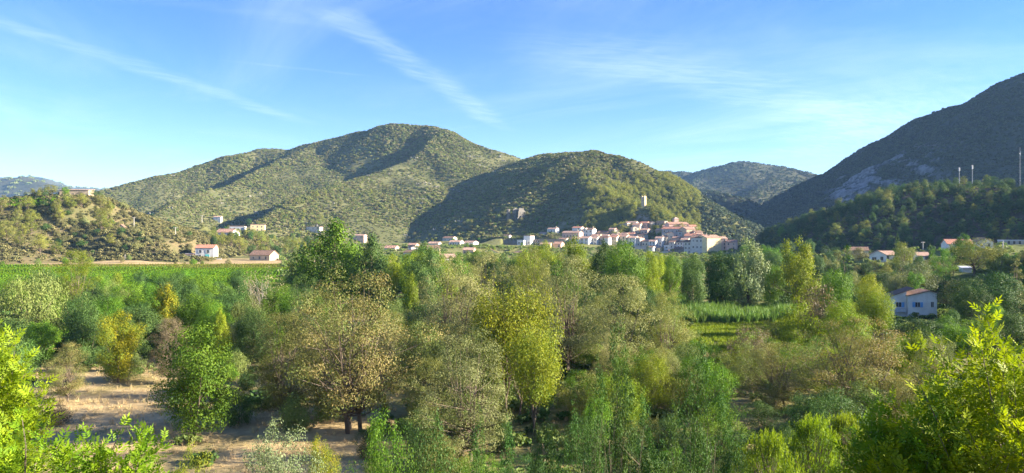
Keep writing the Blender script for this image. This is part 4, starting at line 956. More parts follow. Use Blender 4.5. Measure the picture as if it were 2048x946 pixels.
def house(px, pb, w, h, label, rot=-30, dep=8.0, wall='white', roof='tile', rt='x', rise=None, win=(2, 2), wk='n', sh=None, chim=0, Y=None, group=None, name='house', side=1, cat='house', drop=0.0):
    """px, pb: middle of the foot of the front in the photo; w, h: photo width of the front and height to the eaves"""
    if Y is None: Y = ray_hit(px, pb + drop, 150, 1500)
    if Y is None: Y = 650.0
    x = (px - CX) / F * Y; z = CZ + (HY - pb) / F * Y
    a = math.radians(rot); sh_ = math.atan2(x, Y)
    wx = w / F * Y / max(math.cos(a + sh_), 0.45); hw = h / F * Y
    if rise is None: rise = 0.17 * (dep if rt == 'x' else wx)
    gl = Hs(x, Y); found = max(2.5, z - gl + 3.0)
    root = empty(name, (x, Y, z), a)
    tag(root, label, cat, group)
    wl, rf = box_house(root, wx, dep, hw, rt, rise, wall, roof, found)
    nx, ny = win
    for j in range(ny):
        zz = (j + 0.5) / ny * hw - 0.75
        if zz + 1.5 > hw: zz = hw - 1.7
        for i in range(nx):
            xx = ((i + 0.5) / nx - 0.5) * wx * 0.92
            k = wk if rng.random() > 0.2 else ('s' if wk != 'w' else 'n')
            if rng.random() > 0.08: add_window(root, xx, -0.02, max(zz, 0.2) + (0.3 if k == 's' else 0), k, 'front', sh)
    for j in range(ny if side else 0):
        if rng.random() < 0.75: add_window(root, wx/2 + 0.02, dep * (0.3 + 0.4 * rng.random()), max((j + 0.5) / ny * hw - 0.7, 0.2), 's', 'right')
    for c in range(chim):
        ch = link_mesh('chimney', CHIM, rf)
        ch.location = (wx * (0.28 if c == 0 else -0.3), dep * 0.5 + 0.8, hw + (rise if rt in ('x', 'y') else 0.5))
    HOUSES.append((x, Y, max(wx, dep))); return root

BUILT = {}
for a_, k_ in HOUSE_SPECS:
    k_ = dict(k_); ky = k_.pop('key', None); o_ = house(*a_, **k_)
    if ky: BUILT[ky] = o_
# church
cr = BUILT['cr']
bt = MB(); bt.box(-2, 2, 5.2, 9.2, 3, 9.6); bt.box(-2.2, 2.2, 5.0, 9.4, 9.6, 9.9); bt.add([(-2.1,5.1,9.91),(2.1,5.1,9.91),(2.1,9.3,9.91),(-2.1,9.3,9.91),(0,7.2,11.4)], [(0,1,4),(1,2,4),(2,3,4),(3,0,4),(3,2,1,0)])
bt.build('bell_tower', [M['pink']], cr)
# castle tower on its rock
Yt = 752.0; xt = (1287.5 - CX) / F * Yt; zt = CZ + (HY - 411) / F * Yt
HOUSES.append((xt, Yt - 6, 14)); tw = empty('castle_tower', (xt, Yt, zt), math.radians(-38)); tag(tw, 'tall square ruined stone tower on a rock above the village', 'tower')
b = MB(); b.box(-1.9, 1.9, -1.9, 1.9, -5, 8.6); b.build('wall', [M['tan']], tw)
b = MB()
for (x0, x1, y0, y1, z1) in ((-1.9,-0.7,-1.9,-0.9,9.6), (0.6,1.9,-1.9,-0.9,9.9), (-1.9,-1.0,-0.9,1.9,9.1), (0.9,1.9,-0.9,1.9,9.4), (-1.0,0.9,1.0,1.9,9.0)): b.box(x0 + .01, x1 - .01, y0 + .01, y1 - .01, 8.6, z1)
b.build('battlement', [M['tan']], tw)
b = MB(); b.box(-0.25, 0.25, -1.96, -1.85, 4.2, 5.6); b.build('window', [M['glass']], tw)

def rock(px, py, Y, wpx, hpx, label, seed, n=9):
    """a craggy outcrop: leaning, many sided pillars of uneven height crowded together"""
    if Y is None: Y = ray_hit(px, py, 500, 1200) + 4
    r = np.random.default_rng(seed); w_ = wpx / F * Y; h_ = hpx / F * Y; x = (px - CX) / F * Y; mb = MB()
    for k in range(n):
        ox = (r.random() - .5) * w_ * .8; oy = (r.random() - .3) * w_ * .4; rad = w_ * (.10 + .10 * r.random()); ht_ = h_ * (0.35 + 0.65 * r.random()) * (1 - 0.5 * abs(ox) / w_)
        m_ = 9; th = np.sort(r.random(m_)) * 6.28; rr = rad * (.7 + .6 * r.random(m_)); lean = r.normal(size=2) * .12 * ht_; vs = []
        for u in (0, .25, .5, .75, .93, 1.0):
            f_ = (1.25 - .35 * u) * (0.75 if u == 1.0 else 1); jit = 1 + .16 * r.normal(size=m_)
            vs += [(ox + lean[0] * u + math.cos(t_) * q * f_ * j_, oy + lean[1] * u + math.sin(t_) * q * f_ * j_, -3 + u * (ht_ + 3) + (0 if u < .9 else r.normal() * .04 * ht_)) for t_, q, j_ in zip(th, rr, jit)]
        fs = [(a*m_+i, a*m_+(i+1)%m_, (a+1)*m_+(i+1)%m_, (a+1)*m_+i) for a in range(5) for i in range(m_)] + [tuple(range(5*m_, 6*m_))]
        mb.add(vs, fs)
    o = mb.build('rock_outcrop', [M['rock']]); o.location = (x, Y, CZ + (HY - py) / F * Y - 0.5); tag(o, label, 'rock'); return o
rock(1283, 431, 748, 19, 20, 'dark crag under the square ruined tower', 3, 10)
rock(1031, 441, None, 36, 29, 'ribbed limestone crag with bushes on the shaded hillside', 5, 12)

ah = BUILT['ah']
for j in range(2):
    for i in range(5 if j else 3):
        b = MB(); x0 = -3.9 + i * 1.75; z0 = 0.5 + j * 2.2
        b.box(x0, x0 + 0.3, -0.45, -0.1, z0, z0 + 1.3); b.tube([(x0 + .15, -.28, z0 + 1.3), (x0 + .45, -.28, z0 + 1.75), (x0 + 1.0, -.28, z0 + 1.9), (x0 + 1.55, -.28, z0 + 1.72)], [.16,.16,.16,.16], 5)
        b.build('arch', [M['white']], ah)
hv = BUILT['hv']
b = MB(); b.box(5.0, 7.6, -2.2, -0.1, 3.0, 3.12); b.box(5.1, 5.2, -2.1, -2.0, 0, 3.0); b.box(7.4, 7.5, -2.1, -2.0, 0, 3.0); b.build('awning', [M['turquoise']], hv)

# white house at the vineyard's far edge, with low wing, pergola and garden wall
e1 = BUILT['e1']
for xx in (-2.2, 1.6): add_window(e1, xx, -0.02, 3.2, 'n', 'front', 'greypaint')
add_window(e1, -2.2, -0.02, 0.7, 'n'); b = MB(); b.box(0.6, 2.2, -0.06, 0.05, 0, 2.3); b.box(0.5, 0.6, -0.09, 0.05, 0, 2.4); b.box(2.2, 2.3, -0.09, 0.05, 0, 2.4); b.box(0.6, 2.2, -0.09, 0.05, 2.3, 2.4); b.build('door', [M['turquoise']], e1)
b = MB(); b.box(-9.6, -4.5, 0.6, 6, -2, 2.6); b.box(-9.8, -4.5, 0.4, 6.2, 2.6, 2.8); b.build('side_wing', [M['white']], e1)
for i in range(5):
    b = MB(); b.box(-10.2 + i * 1.25, -10.0 + i * 1.25, -2.0, -1.8, -0.6, 2.3); b.build('pergola_post', [M['white']], e1)
b = MB(); b.box(-10.4, -4.8, -2.1, -1.7, 2.3, 2.5); b.box(-10.4, -4.8, -0.4, 0.0, 2.302, 2.5)
for i in range(8): b.box(-10.2 + i * .75, -10.06 + i * .75, -2.2, 0.3, 2.5, 2.62)
b.build('pergola_roof', [M['brownpaint']], e1)
b = MB(); b.box(-11, 9.5, -4.2, -3.95, -3, 0.3); b.box(-11.05, 9.55, -4.25, -3.9, 0.3, 0.38)
gw = b.build('garden_wall', [M['white']]); gw.location = e1.location; gw.rotation_euler = e1.rotation_euler; tag(gw, 'low white garden wall in front of the red roofed white house', 'wall')
# farmhouse on the knoll
fh = BUILT['fh']
b = MB(); pts = [(1.0, -0.02, 0)] + [(3.2 + 2.2 * math.cos(a_), -0.02, 1.4 + 1.8 * math.sin(a_)) for a_ in np.linspace(math.pi, 0, 10)] + [(5.4, -0.02, 0)]
b.add([(p[0], -0.04, p[2]) for p in pts] + [(p[0], 0.06, p[2]) for p in pts], [tuple(range(len(pts)))[::-1]] + [(i, i+1, len(pts)+i+1, len(pts)+i) for i in range(len(pts)-1)]); b.build('arch_shade_panel', [M['darkwall']], fh)  # flat dark sheet painted as the shade inside the arch
for xx in (-5, -2.6, -0.4): add_window(fh, xx, -0.02, 1.5, 's')


# white house with blue shutters
Yw = 150.0; xw = (1843 - CX) / F * Yw; zw = CZ + (HY - 629) / F * Yw
wh = empty('house', (xw, Yw, zw), math.radians(-14)); tag(wh, 'white house with blue shutters and garage in the shade of the slope', 'house')
wh.scale = (0.78, 0.78, 0.85); HOUSES.append((xw, Yw, 13))
s_ = Yw / F
b = MB()                                     # right block: roof rises to its left third, then falls gently right
b.add([(-3.1,0,-3),(3.6,0,-3),(3.6,8,-3),(-3.1,8,-3),(-3.1,0,4.3),(3.6,0,5.1),(3.6,8,5.1),(-3.1,8,4.3),(1.9,0,5.55),(1.9,8,5.55)],
      [(0,1,5,8,4),(1,2,6,5),(2,3,7,9,6),(3,0,4,7),(3,2,1,0)])
b.add([(-7.0,1.6,-3),(-3.103,1.6,-3),(-3.103,8,-3),(-7.0,8,-3),(-7.0,1.6,4.0),(-3.103,1.6,5.35),(-3.103,8,5.35),(-7.0,8,4.0)], [(0,1,5,4),(2,3,7,6),(3,0,4,7),(3,2,1,0),(1,2,6,5)])
b.build('wall', [M['white']], wh)
r_ = MB()
slab(r_, [(-3.4,-.4,4.42),(1.9,-.4,5.72),(1.9,8.4,5.72),(-3.4,8.4,4.42)], .16); slab(r_, [(1.903,-.4,5.72),(3.95,-.4,5.16),(3.95,8.4,5.16),(1.903,8.4,5.72)], .16)
slab(r_, [(-8.6,1.1,3.62),(-1.4,1.1,6.12),(-1.4,8.4,6.12),(-8.6,8.4,3.62)], .16)
r_.build('roof', [M['tile_brown']], wh)
b = MB(); b.box(-8.5, -8.3, 1.3, 1.5, -2, 3.5); b.build('porch_post', [M['white']], wh)
b = MB(); b.box(-8.4, -7.003, 1.5, 8, -3, 0.6); b.build('porch', [M['grey']], wh)
for (x0, wid_, zz, yy, shs) in ((-5.0, 1.3, 1.55, 1.6, 1), (-0.9, 1.1, 1.75, 0.0, 1)):
    wn = link_mesh('window', window_mesh(wid_, 1.1, 'white'), wh); wn.location = (x0, yy - .02, zz)
    for sx in (-1, 1):
        b = MB(); b.box(-.33, .33, -.1, -.04, -.05, 1.15)
        for k in range(6): b.box(-.28, .28, -.12, -.1, .02 + k * .18, .12 + k * .18)
        sh = b.build('shutter', [M['blue']], wn); sh.location = (sx * (wid_ / 2 + .36), 0, 0)
wn = link_mesh('window', window_mesh(.6, 1.2, 'white'), wh); wn.location = (2.5, -.02, 1.8)
b = MB(); b.box(-0.9, 1.7, -.05, .05, -2.6, -0.25)
for k in range(4): b.box(-0.85, 1.65, -.07, -.05, -2.5 + k * .56, -2.02 + k * .56)
b.box(-1.0, -.9, -.1, .05, -2.6, -.15); b.box(1.7, 1.8, -.1, .05, -2.6, -.15); b.box(-.9, 1.7, -.1, .05, -.25, -.15)
b.build('garage_door', [M['white']], wh)
b = MB(); b.box(-5.8, -3.4, 0.6, 1.55, 0.4, 0.55); b.box(-5.8, -3.4, .6, .66, .55, 1.4); b.build('balcony', [M['greypaint']], wh)

# walls, poles and masts
def long_wall(px0, px1, py, hpx, Y, mat, label):
    x0, x1 = (px0 - CX) / F * Y, (px1 - CX) / F * Y; z = CZ + (HY - py) / F * Y; h = hpx / F * Y
    b = MB(); b.box(x0, x1, Y, Y + .7, z - 6, z + h); b.box(x0 - .05, x1 + .05, Y - .06, Y + .76, z + h, z + h + .15)
    return tag(b.build('retaining_wall', [M[mat]]), label, 'wall')
long_wall(1270, 1301, 508, 16, 622, 'grey', 'long blue grey retaining wall below the end of the terrace row')
long_wall(1078, 1126, 481, 3, 640, 'stone', 'dark garden wall between the arcaded house and the long pink house')
def pole(px, base, top, Y, mat, label, r=0.16, arm=True, name='utility_pole', cat='pole', group=None):
    x = (px - CX) / F * Y; z0 = CZ + (HY - base) / F * Y; h = (base - top) / F * Y
    o = empty(name, (x, Y, z0), 0.2); tag(o, label, cat, group)
    b = MB(); b.tube([(0,0,-3),(0,0,h*.5),(0,0,h)], [r*1.2, r, r*.8], 8); b.build('post', [M[mat]], o)
    if arm:
        b = MB(); b.box(-1.0, 1.0, -.08, .08, h - .5, h - .34)
        for q in (-.9, 0, .9): b.tube([(q,0,h-.34),(q,0,h-.05)], [.07,.05], 5)
        b.build('crossarm', [M[mat]], o)
    return o
pole(268, 457, 434, 415, 'concrete', 'concrete pole beside a small pine on the scrubby knoll', .17)
pole(351, 473, 454, 400, 'concrete', 'concrete pole with crossarm at the right slope of the knoll', .17)
pole(250, 520, 509, 350, 'concrete', 'short stubby post by the dirt track under the knoll', .13, False)
pole(404, 452, 430, 560, 'concrete', 'thin pole at the edge of the scrub under the hill', .2)
pole(1904, 515, 486, 325, 'concrete', 'thick white pillar at the left corner of the red tiled house', .35, False)
pole(1846, 497, 483, 340, 'concrete', 'pale pole above the pines between the two white houses', .2)
pole(2006, 503, 482, 330, 'concrete', 'stout pale pole right of the twin roofed house', .32, False)
def mast(px, base, top, Y, label, kind):
    x = (px - CX) / F * Y; z0 = CZ + (HY - base) / F * Y; h = (base - top) / F * Y
    o = empty('antenna_mast', (x, Y, z0), 0.3); tag(o, label, 'mast')
    b = MB(); b.tube([(0,0,-12),(0,0,h*.5),(0,0,h)], [.18,.15,.1] if kind != 2 else [.14,.12,.08], 8); b.build('post', [M['metal']], o)
    if kind < 2:
        for a_ in range(3):
            b = MB(); c_, s2 = math.cos(a_ * 2.1) * .75, math.sin(a_ * 2.1) * .75
            b.box(c_ * .7 - .16, c_ * .7 + .16, s2 * .7 - .1, s2 * .7 + .1, h - (3.0 if kind else 2.4), h - .1); b.box(min(0, c_ * .7), max(.1, c_ * .7), min(0, s2 * .7), max(.1, s2 * .7), h - 1.2, h - 1.05); b.build('antenna_panel', [M['metal']], o)
    else:
        b = MB(); b.box(-.6, .6, -.1, .1, h * .75, h * .78); b.tube([(.5, 0, h * .7), (.5, 0, h * .85)], [.2, .2], 6); b.build('crossarm', [M['metal']], o)
mast(1918.5, 352, 335, 545, 'short stocky telecom mast, left of the three on the pine hill', 0)
mast(1944.5, 358, 330, 540, 'taller telecom mast with long panels, middle of the three on the pine hill', 1)
mast(2040, 348, 295, 520, 'tall slender pole mast at the right edge of the pine hill', 2)
# ---------------------------------------------------------------- trees one can point at, left to right
T('willow', 68, 100, 546, 160, 'willow', 'broad grey green willow at the left edge of the wood')
T('locust', 152, 125, 505, 92, 'lime', 'bright feathery locust reaching over the vineyard edge at the left')
T('shrub', 22, 92, 640, 110, 'dark', 'dark bush under the broad willow at the left edge')
T('broadleaf', 236, 76, 628, 96, 'yellowleaf', 'orange yellow tree beyond the straw clearing')
T('poplar', 335, 108, 572, 58, 'yellowleaf', 'slim bright yellow tree among the dark green ones')
T('shrub', 233, 150, 548, 42, 'yellowgreen', 'small pale yellow bush at the near edge of the vineyard')
T('poplar', 442, 88, 622, 40, 'lime', 'little pointed lime tree behind the round green tree')
T('locust', 342, 76, 640, 100, 'brown', 'thin reddish brown small tree left of the round green one')
T('locust', 135, 68, 690, 108, 'locust_rust', 'small rusty locust with bare trunk standing in the straw clearing')
T('broadleaf', 392, 55, 656, 176, 'green', 'round dense green tree standing on the straw clearing')
T('bare', 520, 116, 538, 100, 'dry', 'whitish dead tree with dry leaves among green crowns', bark='bark_pale')
T('bare', 560, 112, 572, 60, 'dry', 'smaller pale dry tree leaning beside the whitish dead one', bark='bark_pale')
T('broadleaf', 180, 112, 586, 120, 'dark', 'dark broad tree right of the broad willow')
T('broadleaf', 262, 125, 566, 90, 'green', 'mid green rounded tree above the orange yellow one')
T('broadleaf', 400, 125, 556, 105, 'green', 'wide green tree between the yellow tree and the dead tree')
T('broadleaf', 455, 112, 575, 95, 'dark', 'dark tree left of the whitish dead tree')
T('willow', 488, 92, 640, 120, 'silver', 'bluish green bush right of the pointed lime tree')
T('locust', 606, 92, 556, 110, 'dark', 'dark thin crowned tree left of the rusty locust')
T('poplar', 667, 140, 448, 150, 'green', 'tallest leafy poplar rising over the hill foot left of centre')
T('poplar', 742, 134, 476, 92, 'dark', 'darker poplar close on the right of the tallest one')
T('poplar', 604, 146, 500, 62, 'willow', 'lower poplar on the left side of the tallest one')
T('broadleaf', 852, 132, 492, 92, 'dark', 'dark oval tree in front of the yellow house')
T('poplar', 824, 104, 552, 36, 'lime', 'small slim lime poplar in the gap right of the rusty locust')
T('locust', 706, 58, 552, 320, 'locust_rust', 'large rusty brown locust tree on slim trunks, left of centre')
T('locust', 572, 61, 632, 200, 'locust', 'olive locust with low branches left of the large rusty one')
T('locust', 640, 70, 590, 170, 'locust_rust', 'second rusty locust close behind the large one')
T('locust', 905, 86, 522, 190, 'locust_grey', 'grey olive locust behind and left of the yellow green elm')
T('locust', 975, 98, 505, 150, 'locust_grey', 'grey olive locust straight behind the yellow green elm')
T('locust', 1135, 82, 520, 210, 'locust_grey', 'wide grey olive locust right of the yellow green elm')
T('locust', 1070, 98, 506, 140, 'locust', 'olive locust peeping over the yellow green elm at its right')
T('locust', 1240, 78, 556, 170, 'locust_grey', 'grey locust with dark visible trunk in front of the cane field')
T('locust', 1335, 82, 588, 120, 'locust', 'yellowish olive locust at the left side of the meadow')
T('spiky', 1026, 62, 566, 180, 'yellowgreen', 'bright yellow green elm with upright twigs in the centre')
T('spiky', 1068, 57, 650, 120, 'yellowgreen', 'lower yellow green elm leaning out right under the bright one')
T('locust', 935, 50, 672, 236, 'locust_grey', 'airy grey green locust in front of the yellow green elm')
T('locust', 860, 56, 720, 120, 'locust', 'small olive locust at the left foot of the airy grey one')
T('broadleaf', 1086, 172, 487, 72, 'lime', 'round lime tree below the red roofed farmhouse')
T('poplar', 1048, 160, 504, 46, 'lime', 'narrow lime poplar left of the round lime tree')
T('bare', 1124, 168, 498, 26, 'brown', 'withered brown sapling right of the round lime tree', bark='bark_pale')
T('poplar', 1150, 165, 477, 66, 'lime', 'yellowish poplar under the left end of the village')
T('poplar', 1206, 158, 486, 62, 'dark', 'dark poplar between two bright ones below the village')
T('broadleaf', 1248, 146, 487, 92, 'green', 'bright round crowned tree below the middle of the village')
T('broadleaf', 1302, 160, 506, 62, 'lime', 'yellow tinged tree under the long grey wall')
T('broadleaf', 1340, 165, 514, 52, 'green', 'small fresh green tree below the timbered house')
T('broadleaf', 1386, 142, 514, 66, 'dark', 'dark round tree left of the twin dark one by the cane field')
T('broadleaf', 1442, 148, 508, 78, 'dark', 'wider dark tree left of the silvery poplar')
T('poplar', 1496, 148, 482, 84, 'silver', 'silvery poplar below the right end of the village')
T('broadleaf', 1546, 165, 532, 54, 'green', 'low green tree between the silvery and the tall bright poplar')
T('poplar', 1592, 150, 483, 96, 'lime', 'tall bright poplar standing alone right of the village')
T('cedar', 1692, 125, 497, 92, 'dark', 'dark layered cedar right of the tall bright poplar')
T('broadleaf', 1738, 118, 552, 62, 'yellowgreen', 'yellow topped tree touching the dark cedar')
T('spiky', 1757, 100, 580, 62, 'lime', 'upright lime tree left of the blue shuttered house')
T('shrub', 1640, 100, 572, 100, 'brown', 'purplish brown bush at the right end of the cane field')
T('broadleaf', 1668, 112, 545, 70, 'green', 'green tree behind the purplish brown bush')
T('shrub', 1606, 90, 606, 112, 'lime', 'lime bush below the purplish brown one')
T('broadleaf', 1690, 88, 606, 96, 'lime', 'lime rounded tree in front of the dark cedar')
T('willow', 1500, 80, 655, 110, 'brown', 'reddish brown reedy thicket at the near end of the meadow')
T('locust', 1722, 62, 644, 290, 'locust_rust', 'wide rusty locust with forked dark trunk at the right')
T('locust', 1560, 66, 690, 210, 'locust', 'dull olive locust left of the wide rusty one')
T('poplar', 1832, 78, 664, 62, 'lime', 'small lime poplar beyond the wide rusty locust')
T('willow', 1862, 74, 676, 76, 'locust_grey', 'grey green bush right of the small lime poplar')
T('near_bush', 1306, 62, 712, 112, 'lime', 'lime bush lit from the right beside the dark saplings')
T('near_bush', 1372, 72, 686, 96, 'willow', 'soft green willow bush in the middle distance right of centre')
T('near_bush', 1430, 60, 724, 120, 'green', 'green bush between the lime bush and the olive locust')
T('near_bush', 1160, 64, 745, 110, 'green', 'fresh green bush right of the yellow green elm foot')
T('pine', 1948, 225, 478, 92, 'pine', 'big round pine below the red tiled house')
T('pine', 1998, 215, 498, 86, 'pine', 'flat crowned pine at the right edge below the long grey house')
T('pine', 1806, 255, 486, 66, 'pine', 'bright round pine right of the cypress')
T('cypress', 1794, 262, 470, 9, 'dark', 'thin dark cypress beside the white bungalow')
T('cypress', 1860, 262, 490, 8, 'dark', 'short cypress between two round pines')
T('willow', 1822, 185, 524, 120, 'silver', 'grey silvery oleander mass above the blue shuttered house')
T('broadleaf', 1932, 146, 560, 105, 'dark', 'dark dense tree right of the blue shuttered house')
T('broadleaf', 1990, 138, 548, 130, 'dark', 'wide dark tree near the right edge behind the ash')
T('cedar', 2032, 150, 522, 76, 'locust_grey', 'pale thin conifer with bare trunk at the right edge')
T('shrub', 1840, 112, 640, 120, 'dark', 'dark hedge bush below the blue shuttered house')
T('shrub', 1940, 108, 640, 130, 'green', 'dark green bush right below the blue shuttered house')
T('locust', 1880, 190, 500, 70, 'green', 'fresh green tree between the round pines')
T('poplar', 1925, 290, 470, 44, 'green', 'leafy tree rising behind the red tiled house')
T('pine', 1752, 235, 545, 70, 'green', 'low green crown under the white bungalow')
T('near_bush', 560, 37, 852, 178, 'silver', 'silver green bush at the lower edge left of centre')
T('near_bush', 642, 39, 882, 100, 'yellowleaf', 'little yellow flecked bush beside the silver green one')
T('near_bush', 388, 33, 900, 120, 'yellowgreen', 'small yellowish bush at the lower edge below the round green tree')
T('willow', 30, 80, 684, 120, 'cane', 'pale green reeds at the left edge of the straw clearing')
T('willow', 250, 78, 704, 110, 'willow', 'dull green bramble at the back of the straw clearing')
T('shrub', 110, 60, 806, 60, 'brown', 'reddish low bush in the straw clearing beside the rusty locust')

bushy = [(1010, 430), (1052, 432), (1028, 412), (1042, 446), (1018, 447)]
for bx, by in bushy:
    bY = ray_hit(bx, by, 500, 1200)
    if bY: T('oak_scrub', bx, bY, by - 9, 16, 'maquis', 'oak bush growing on the ribbed crag', 'oak bushes on the ribbed crag')
# dense filling of the valley wood: alike trees that cannot be told apart
COLOUR = dict(sunny_pine='bright olive', green='green', dark='dark green', lime='lime green', willow='soft grey green', silver='silvery', locust='olive', locust_grey='grey olive', locust_rust='rusty', maquis='dull olive', pine='olive green', brown='brownish', cane='pale green')
FORM = dict(near_bush='leafy bush', tall_pine='slender pine', cypress='cypress', broadleaf='round tree', poplar='upright tree', willow='spreading tree', shrub='bush', locust='airy tree', pine='pine', oak_scrub='bush')
MARKS = [(68,100,'the broad willow at the left edge'), (152,125,'the feathery locust by the vineyard'), (236,76,'the orange yellow tree'), (335,108,'the slim yellow tree'), (442,88,'the pointed lime tree'),
         (392,55,'the round green tree on the clearing'), (135,68,'the small rusty locust on the clearing'), (520,116,'the whitish dead tree'), (667,140,'the tallest leafy poplar'), (706,58,'the large rusty locust'),
         (852,132,'the dark oval tree by the yellow house'), (1026,62,'the yellow green elm'), (935,50,'the airy grey locust before the elm'), (1135,82,'the wide grey locust right of the elm'), (1240,78,'the grey locust with dark trunk'),
         (1086,172,'the round lime tree'), (1248,146,'the bright round tree below the village'), (1496,148,'the silvery poplar'), (1592,150,'the tall bright poplar'), (1692,125,'the dark cedar'), (1768,100,'the upright lime tree'),
         (1640,100,'the purplish brown bush'), (1722,62,'the wide rusty locust on the right'), (1560,66,'the dull olive locust'), (1843,150,'the blue shuttered house'), (1948,225,'the big round pine'), (1756,300,'the white bungalow'),
         (1921,330,'the red tiled house'), (1386,142,'the dark tree by the cane field'), (1306,62,'the lime bush'), (409,385,'the white house by the vineyard'), (897,400,'the turquoise awning villa'),
         (1287,752,'the ruined tower'), (1031,745,'the ribbed crag'), (148,425,'the hilltop farmhouse'), (242,405,'the tiny stone hut'), (268,415,'the pole on the knoll'), (351,400,'the crossarm pole'),
         (1918,545,'the left mast'), (1944,540,'the middle mast'), (2040,520,'the right mast'), (1358,668,'the church'), (515,560,'the yellow two storey house'), (446,500,'the red brown roof'), (1076,668,'the arcaded house'),
         (1103,705,'the high pink roof'), (1794,262,'the cypress'), (1656,400,'the small grey house'), (1429,588,'the big yellow house'), (626,600,'the flat pale house'), (2034,370,'the long grey house'), (980,520,'the wide brown roof')]
USED = {}
def own_label(kd, mt, px, Y, h, fallback):
    size = 'little' if h < 2.8 else ('low' if h < 4.2 else ('middling' if h < 7 else 'tall'))
    for mx, mY, nm in sorted(MARKS, key=lambda m_: abs(m_[0] - px) / 60 + 6 * abs(math.log(m_[1] / Y))):
        if abs(mx - px) > 150 or abs(math.log(mY / Y)) > 0.55: continue
        if Y > mY * 1.12: rel = 'behind' if abs(mx - px) < 35 else ('behind and left of' if px < mx else 'behind and right of')
        elif Y < mY * 0.88: rel = 'in front of' if abs(mx - px) < 35 else ('before and left of' if px < mx else 'before and right of')
        else: rel = 'beside' if abs(mx - px) < 12 else ('left of' if px < mx else 'right of')
        l_ = f'{size} {COLOUR[mt]} {FORM[kd]} {rel} {nm}'
        if l_ not in USED and len(l_.split()) <= 16: USED[l_] = 1; return l_
    return fallback
def zone_fill(n, px0, px1, y0, y1, hlo, hhi, choices, label, group, gap=0.55, r=np.random.default_rng(91), wk=(0.6, 0.95)):
    k = 0
    for _ in range(n * 12):
        if k >= n: break
        px = px0 + (px1 - px0) * r.random(); Y = math.sqrt(y0 * y0 + (y1 * y1 - y0 * y0) * r.random())
        x = (px - CX) / F * Y; h = hlo + (hhi - hlo) * r.random()
        wd = h * (wk[0] + (wk[1] - wk[0]) * r.random())
        if any((x - a) ** 2 + (Y - b) ** 2 < (gap * (wd + c) * 0.5) ** 2 for a, b, c in TREES): continue
        if any((x - a) ** 2 + (Y - b) ** 2 < (wd * .4 + c * .5 + 1) ** 2 for a, b, c in HOUSES): continue
        top_ = HY - (Hs(x, Y) + h * 1.02 - CZ) / Y * F
        if 1130 < px < 1485 and top_ < 510 + 8 * math.sin(px * .05): continue
        if 640 < px <= 1130 and Y > 190 and top_ < 497 + 8 * math.sin(px * .05): continue
        if px > 1640 and Y > 150 and top_ < 487: continue
        if abs(px - 1836) < 75 and Y < 152 and HY - (h - CZ) / Y * F < 618: continue
        kd, mt = choices[int(r.integers(0, len(choices)))]
        if kd in ('shrub', 'oak_scrub', 'near_bush'): wd *= 1.5
        plant(kd, x, Y, h, wd, mt, own_label(kd, mt, px, Y, h, label), group); k += 1
GR = [('broadleaf', 'green'), ('broadleaf', 'dark'), ('broadleaf', 'dark'), ('willow', 'willow'), ('poplar', 'green'), ('broadleaf', 'green')]
zone_fill(48, 60, 640, 86, 135, 5.0, 8.0, GR, 'green tree of the thick wood between straw clearing and vineyard', 'trees of the wood in front of the vineyard')
zone_fill(48, -60, 640, 140, 192, 4.0, 7.8, GR, 'low green tree along the near edge of the vineyard', 'trees along the vineyard edge')
BE = [('poplar', 'green'), ('broadleaf', 'green'), ('broadleaf', 'lime'), ('broadleaf', 'dark'), ('poplar', 'lime'), ('poplar', 'willow')]
zone_fill(44, 760, 1330, 130, 240, 8.0, 11.5, BE, 'leafy tree in the belt between the locusts and the village', 'trees in the belt below the village')
zone_fill(22, 1320, 1640, 165, 290, 7.0, 11.0, [('broadleaf', 'dark'), ('broadleaf', 'green'), ('poplar', 'dark'), ('broadleaf', 'dark')], 'dark tree behind the cane field below the village end', 'dark trees behind the cane field')
zone_fill(110, 1640, 2120, 118, 400, 4.0, 7.0, [('broadleaf', 'dark'), ('pine', 'pine'), ('shrub', 'dark'), ('broadleaf', 'green'), ('willow', 'locust_grey'), ('shrub', 'maquis')], 'garden tree among the houses under the pine hill', 'garden trees under the pine hill')
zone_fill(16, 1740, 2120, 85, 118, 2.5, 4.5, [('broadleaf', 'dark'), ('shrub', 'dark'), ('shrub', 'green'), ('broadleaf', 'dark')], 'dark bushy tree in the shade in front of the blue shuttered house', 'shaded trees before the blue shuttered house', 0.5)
zone_fill(44, 760, 1340, 64, 118, 4.5, 7.5, [('locust', 'locust_grey'), ('locust', 'locust'), ('willow', 'willow'), ('broadleaf', 'dark')], 'middling tree in the thicket around the yellow green elm', 'trees in the thicket round the elm')
zone_fill(64, 1120, 1900, 46, 92, 2.4, 4.8, [('near_bush', 'green'), ('near_bush', 'willow'), ('near_bush', 'locust'), ('near_bush', 'lime'), ('near_bush', 'green'), ('near_bush', 'dark'), ('near_bush', 'locust_rust')], 'bush in the mixed thicket between meadow and lower edge', 'bushes right of centre', 0.5)
zone_fill(26, 430, 1120, 58, 90, 1.5, 3.0, [('shrub', 'dark'), ('shrub', 'green'), ('shrub', 'willow')], 'low dark bush in the shade under the locusts', 'low bushes under the locusts', 0.5)
zone_fill(40, 730, 1520, 33, 54, 1.3, 3.0, [('near_bush', 'dark'), ('near_bush', 'green'), ('near_bush', 'willow'), ('near_bush', 'locust'), ('near_bush', 'dark')], 'low leafy bush along the lower edge', 'low bushes along the lower edge', 0.5)
zone_fill(14, 130, 480, 82, 100, 1.6, 3.2, [('shrub', 'dark'), ('willow', 'willow'), ('shrub', 'cane')], 'low bush along the back of the straw clearing', 'bushes behind the straw clearing', 0.5)

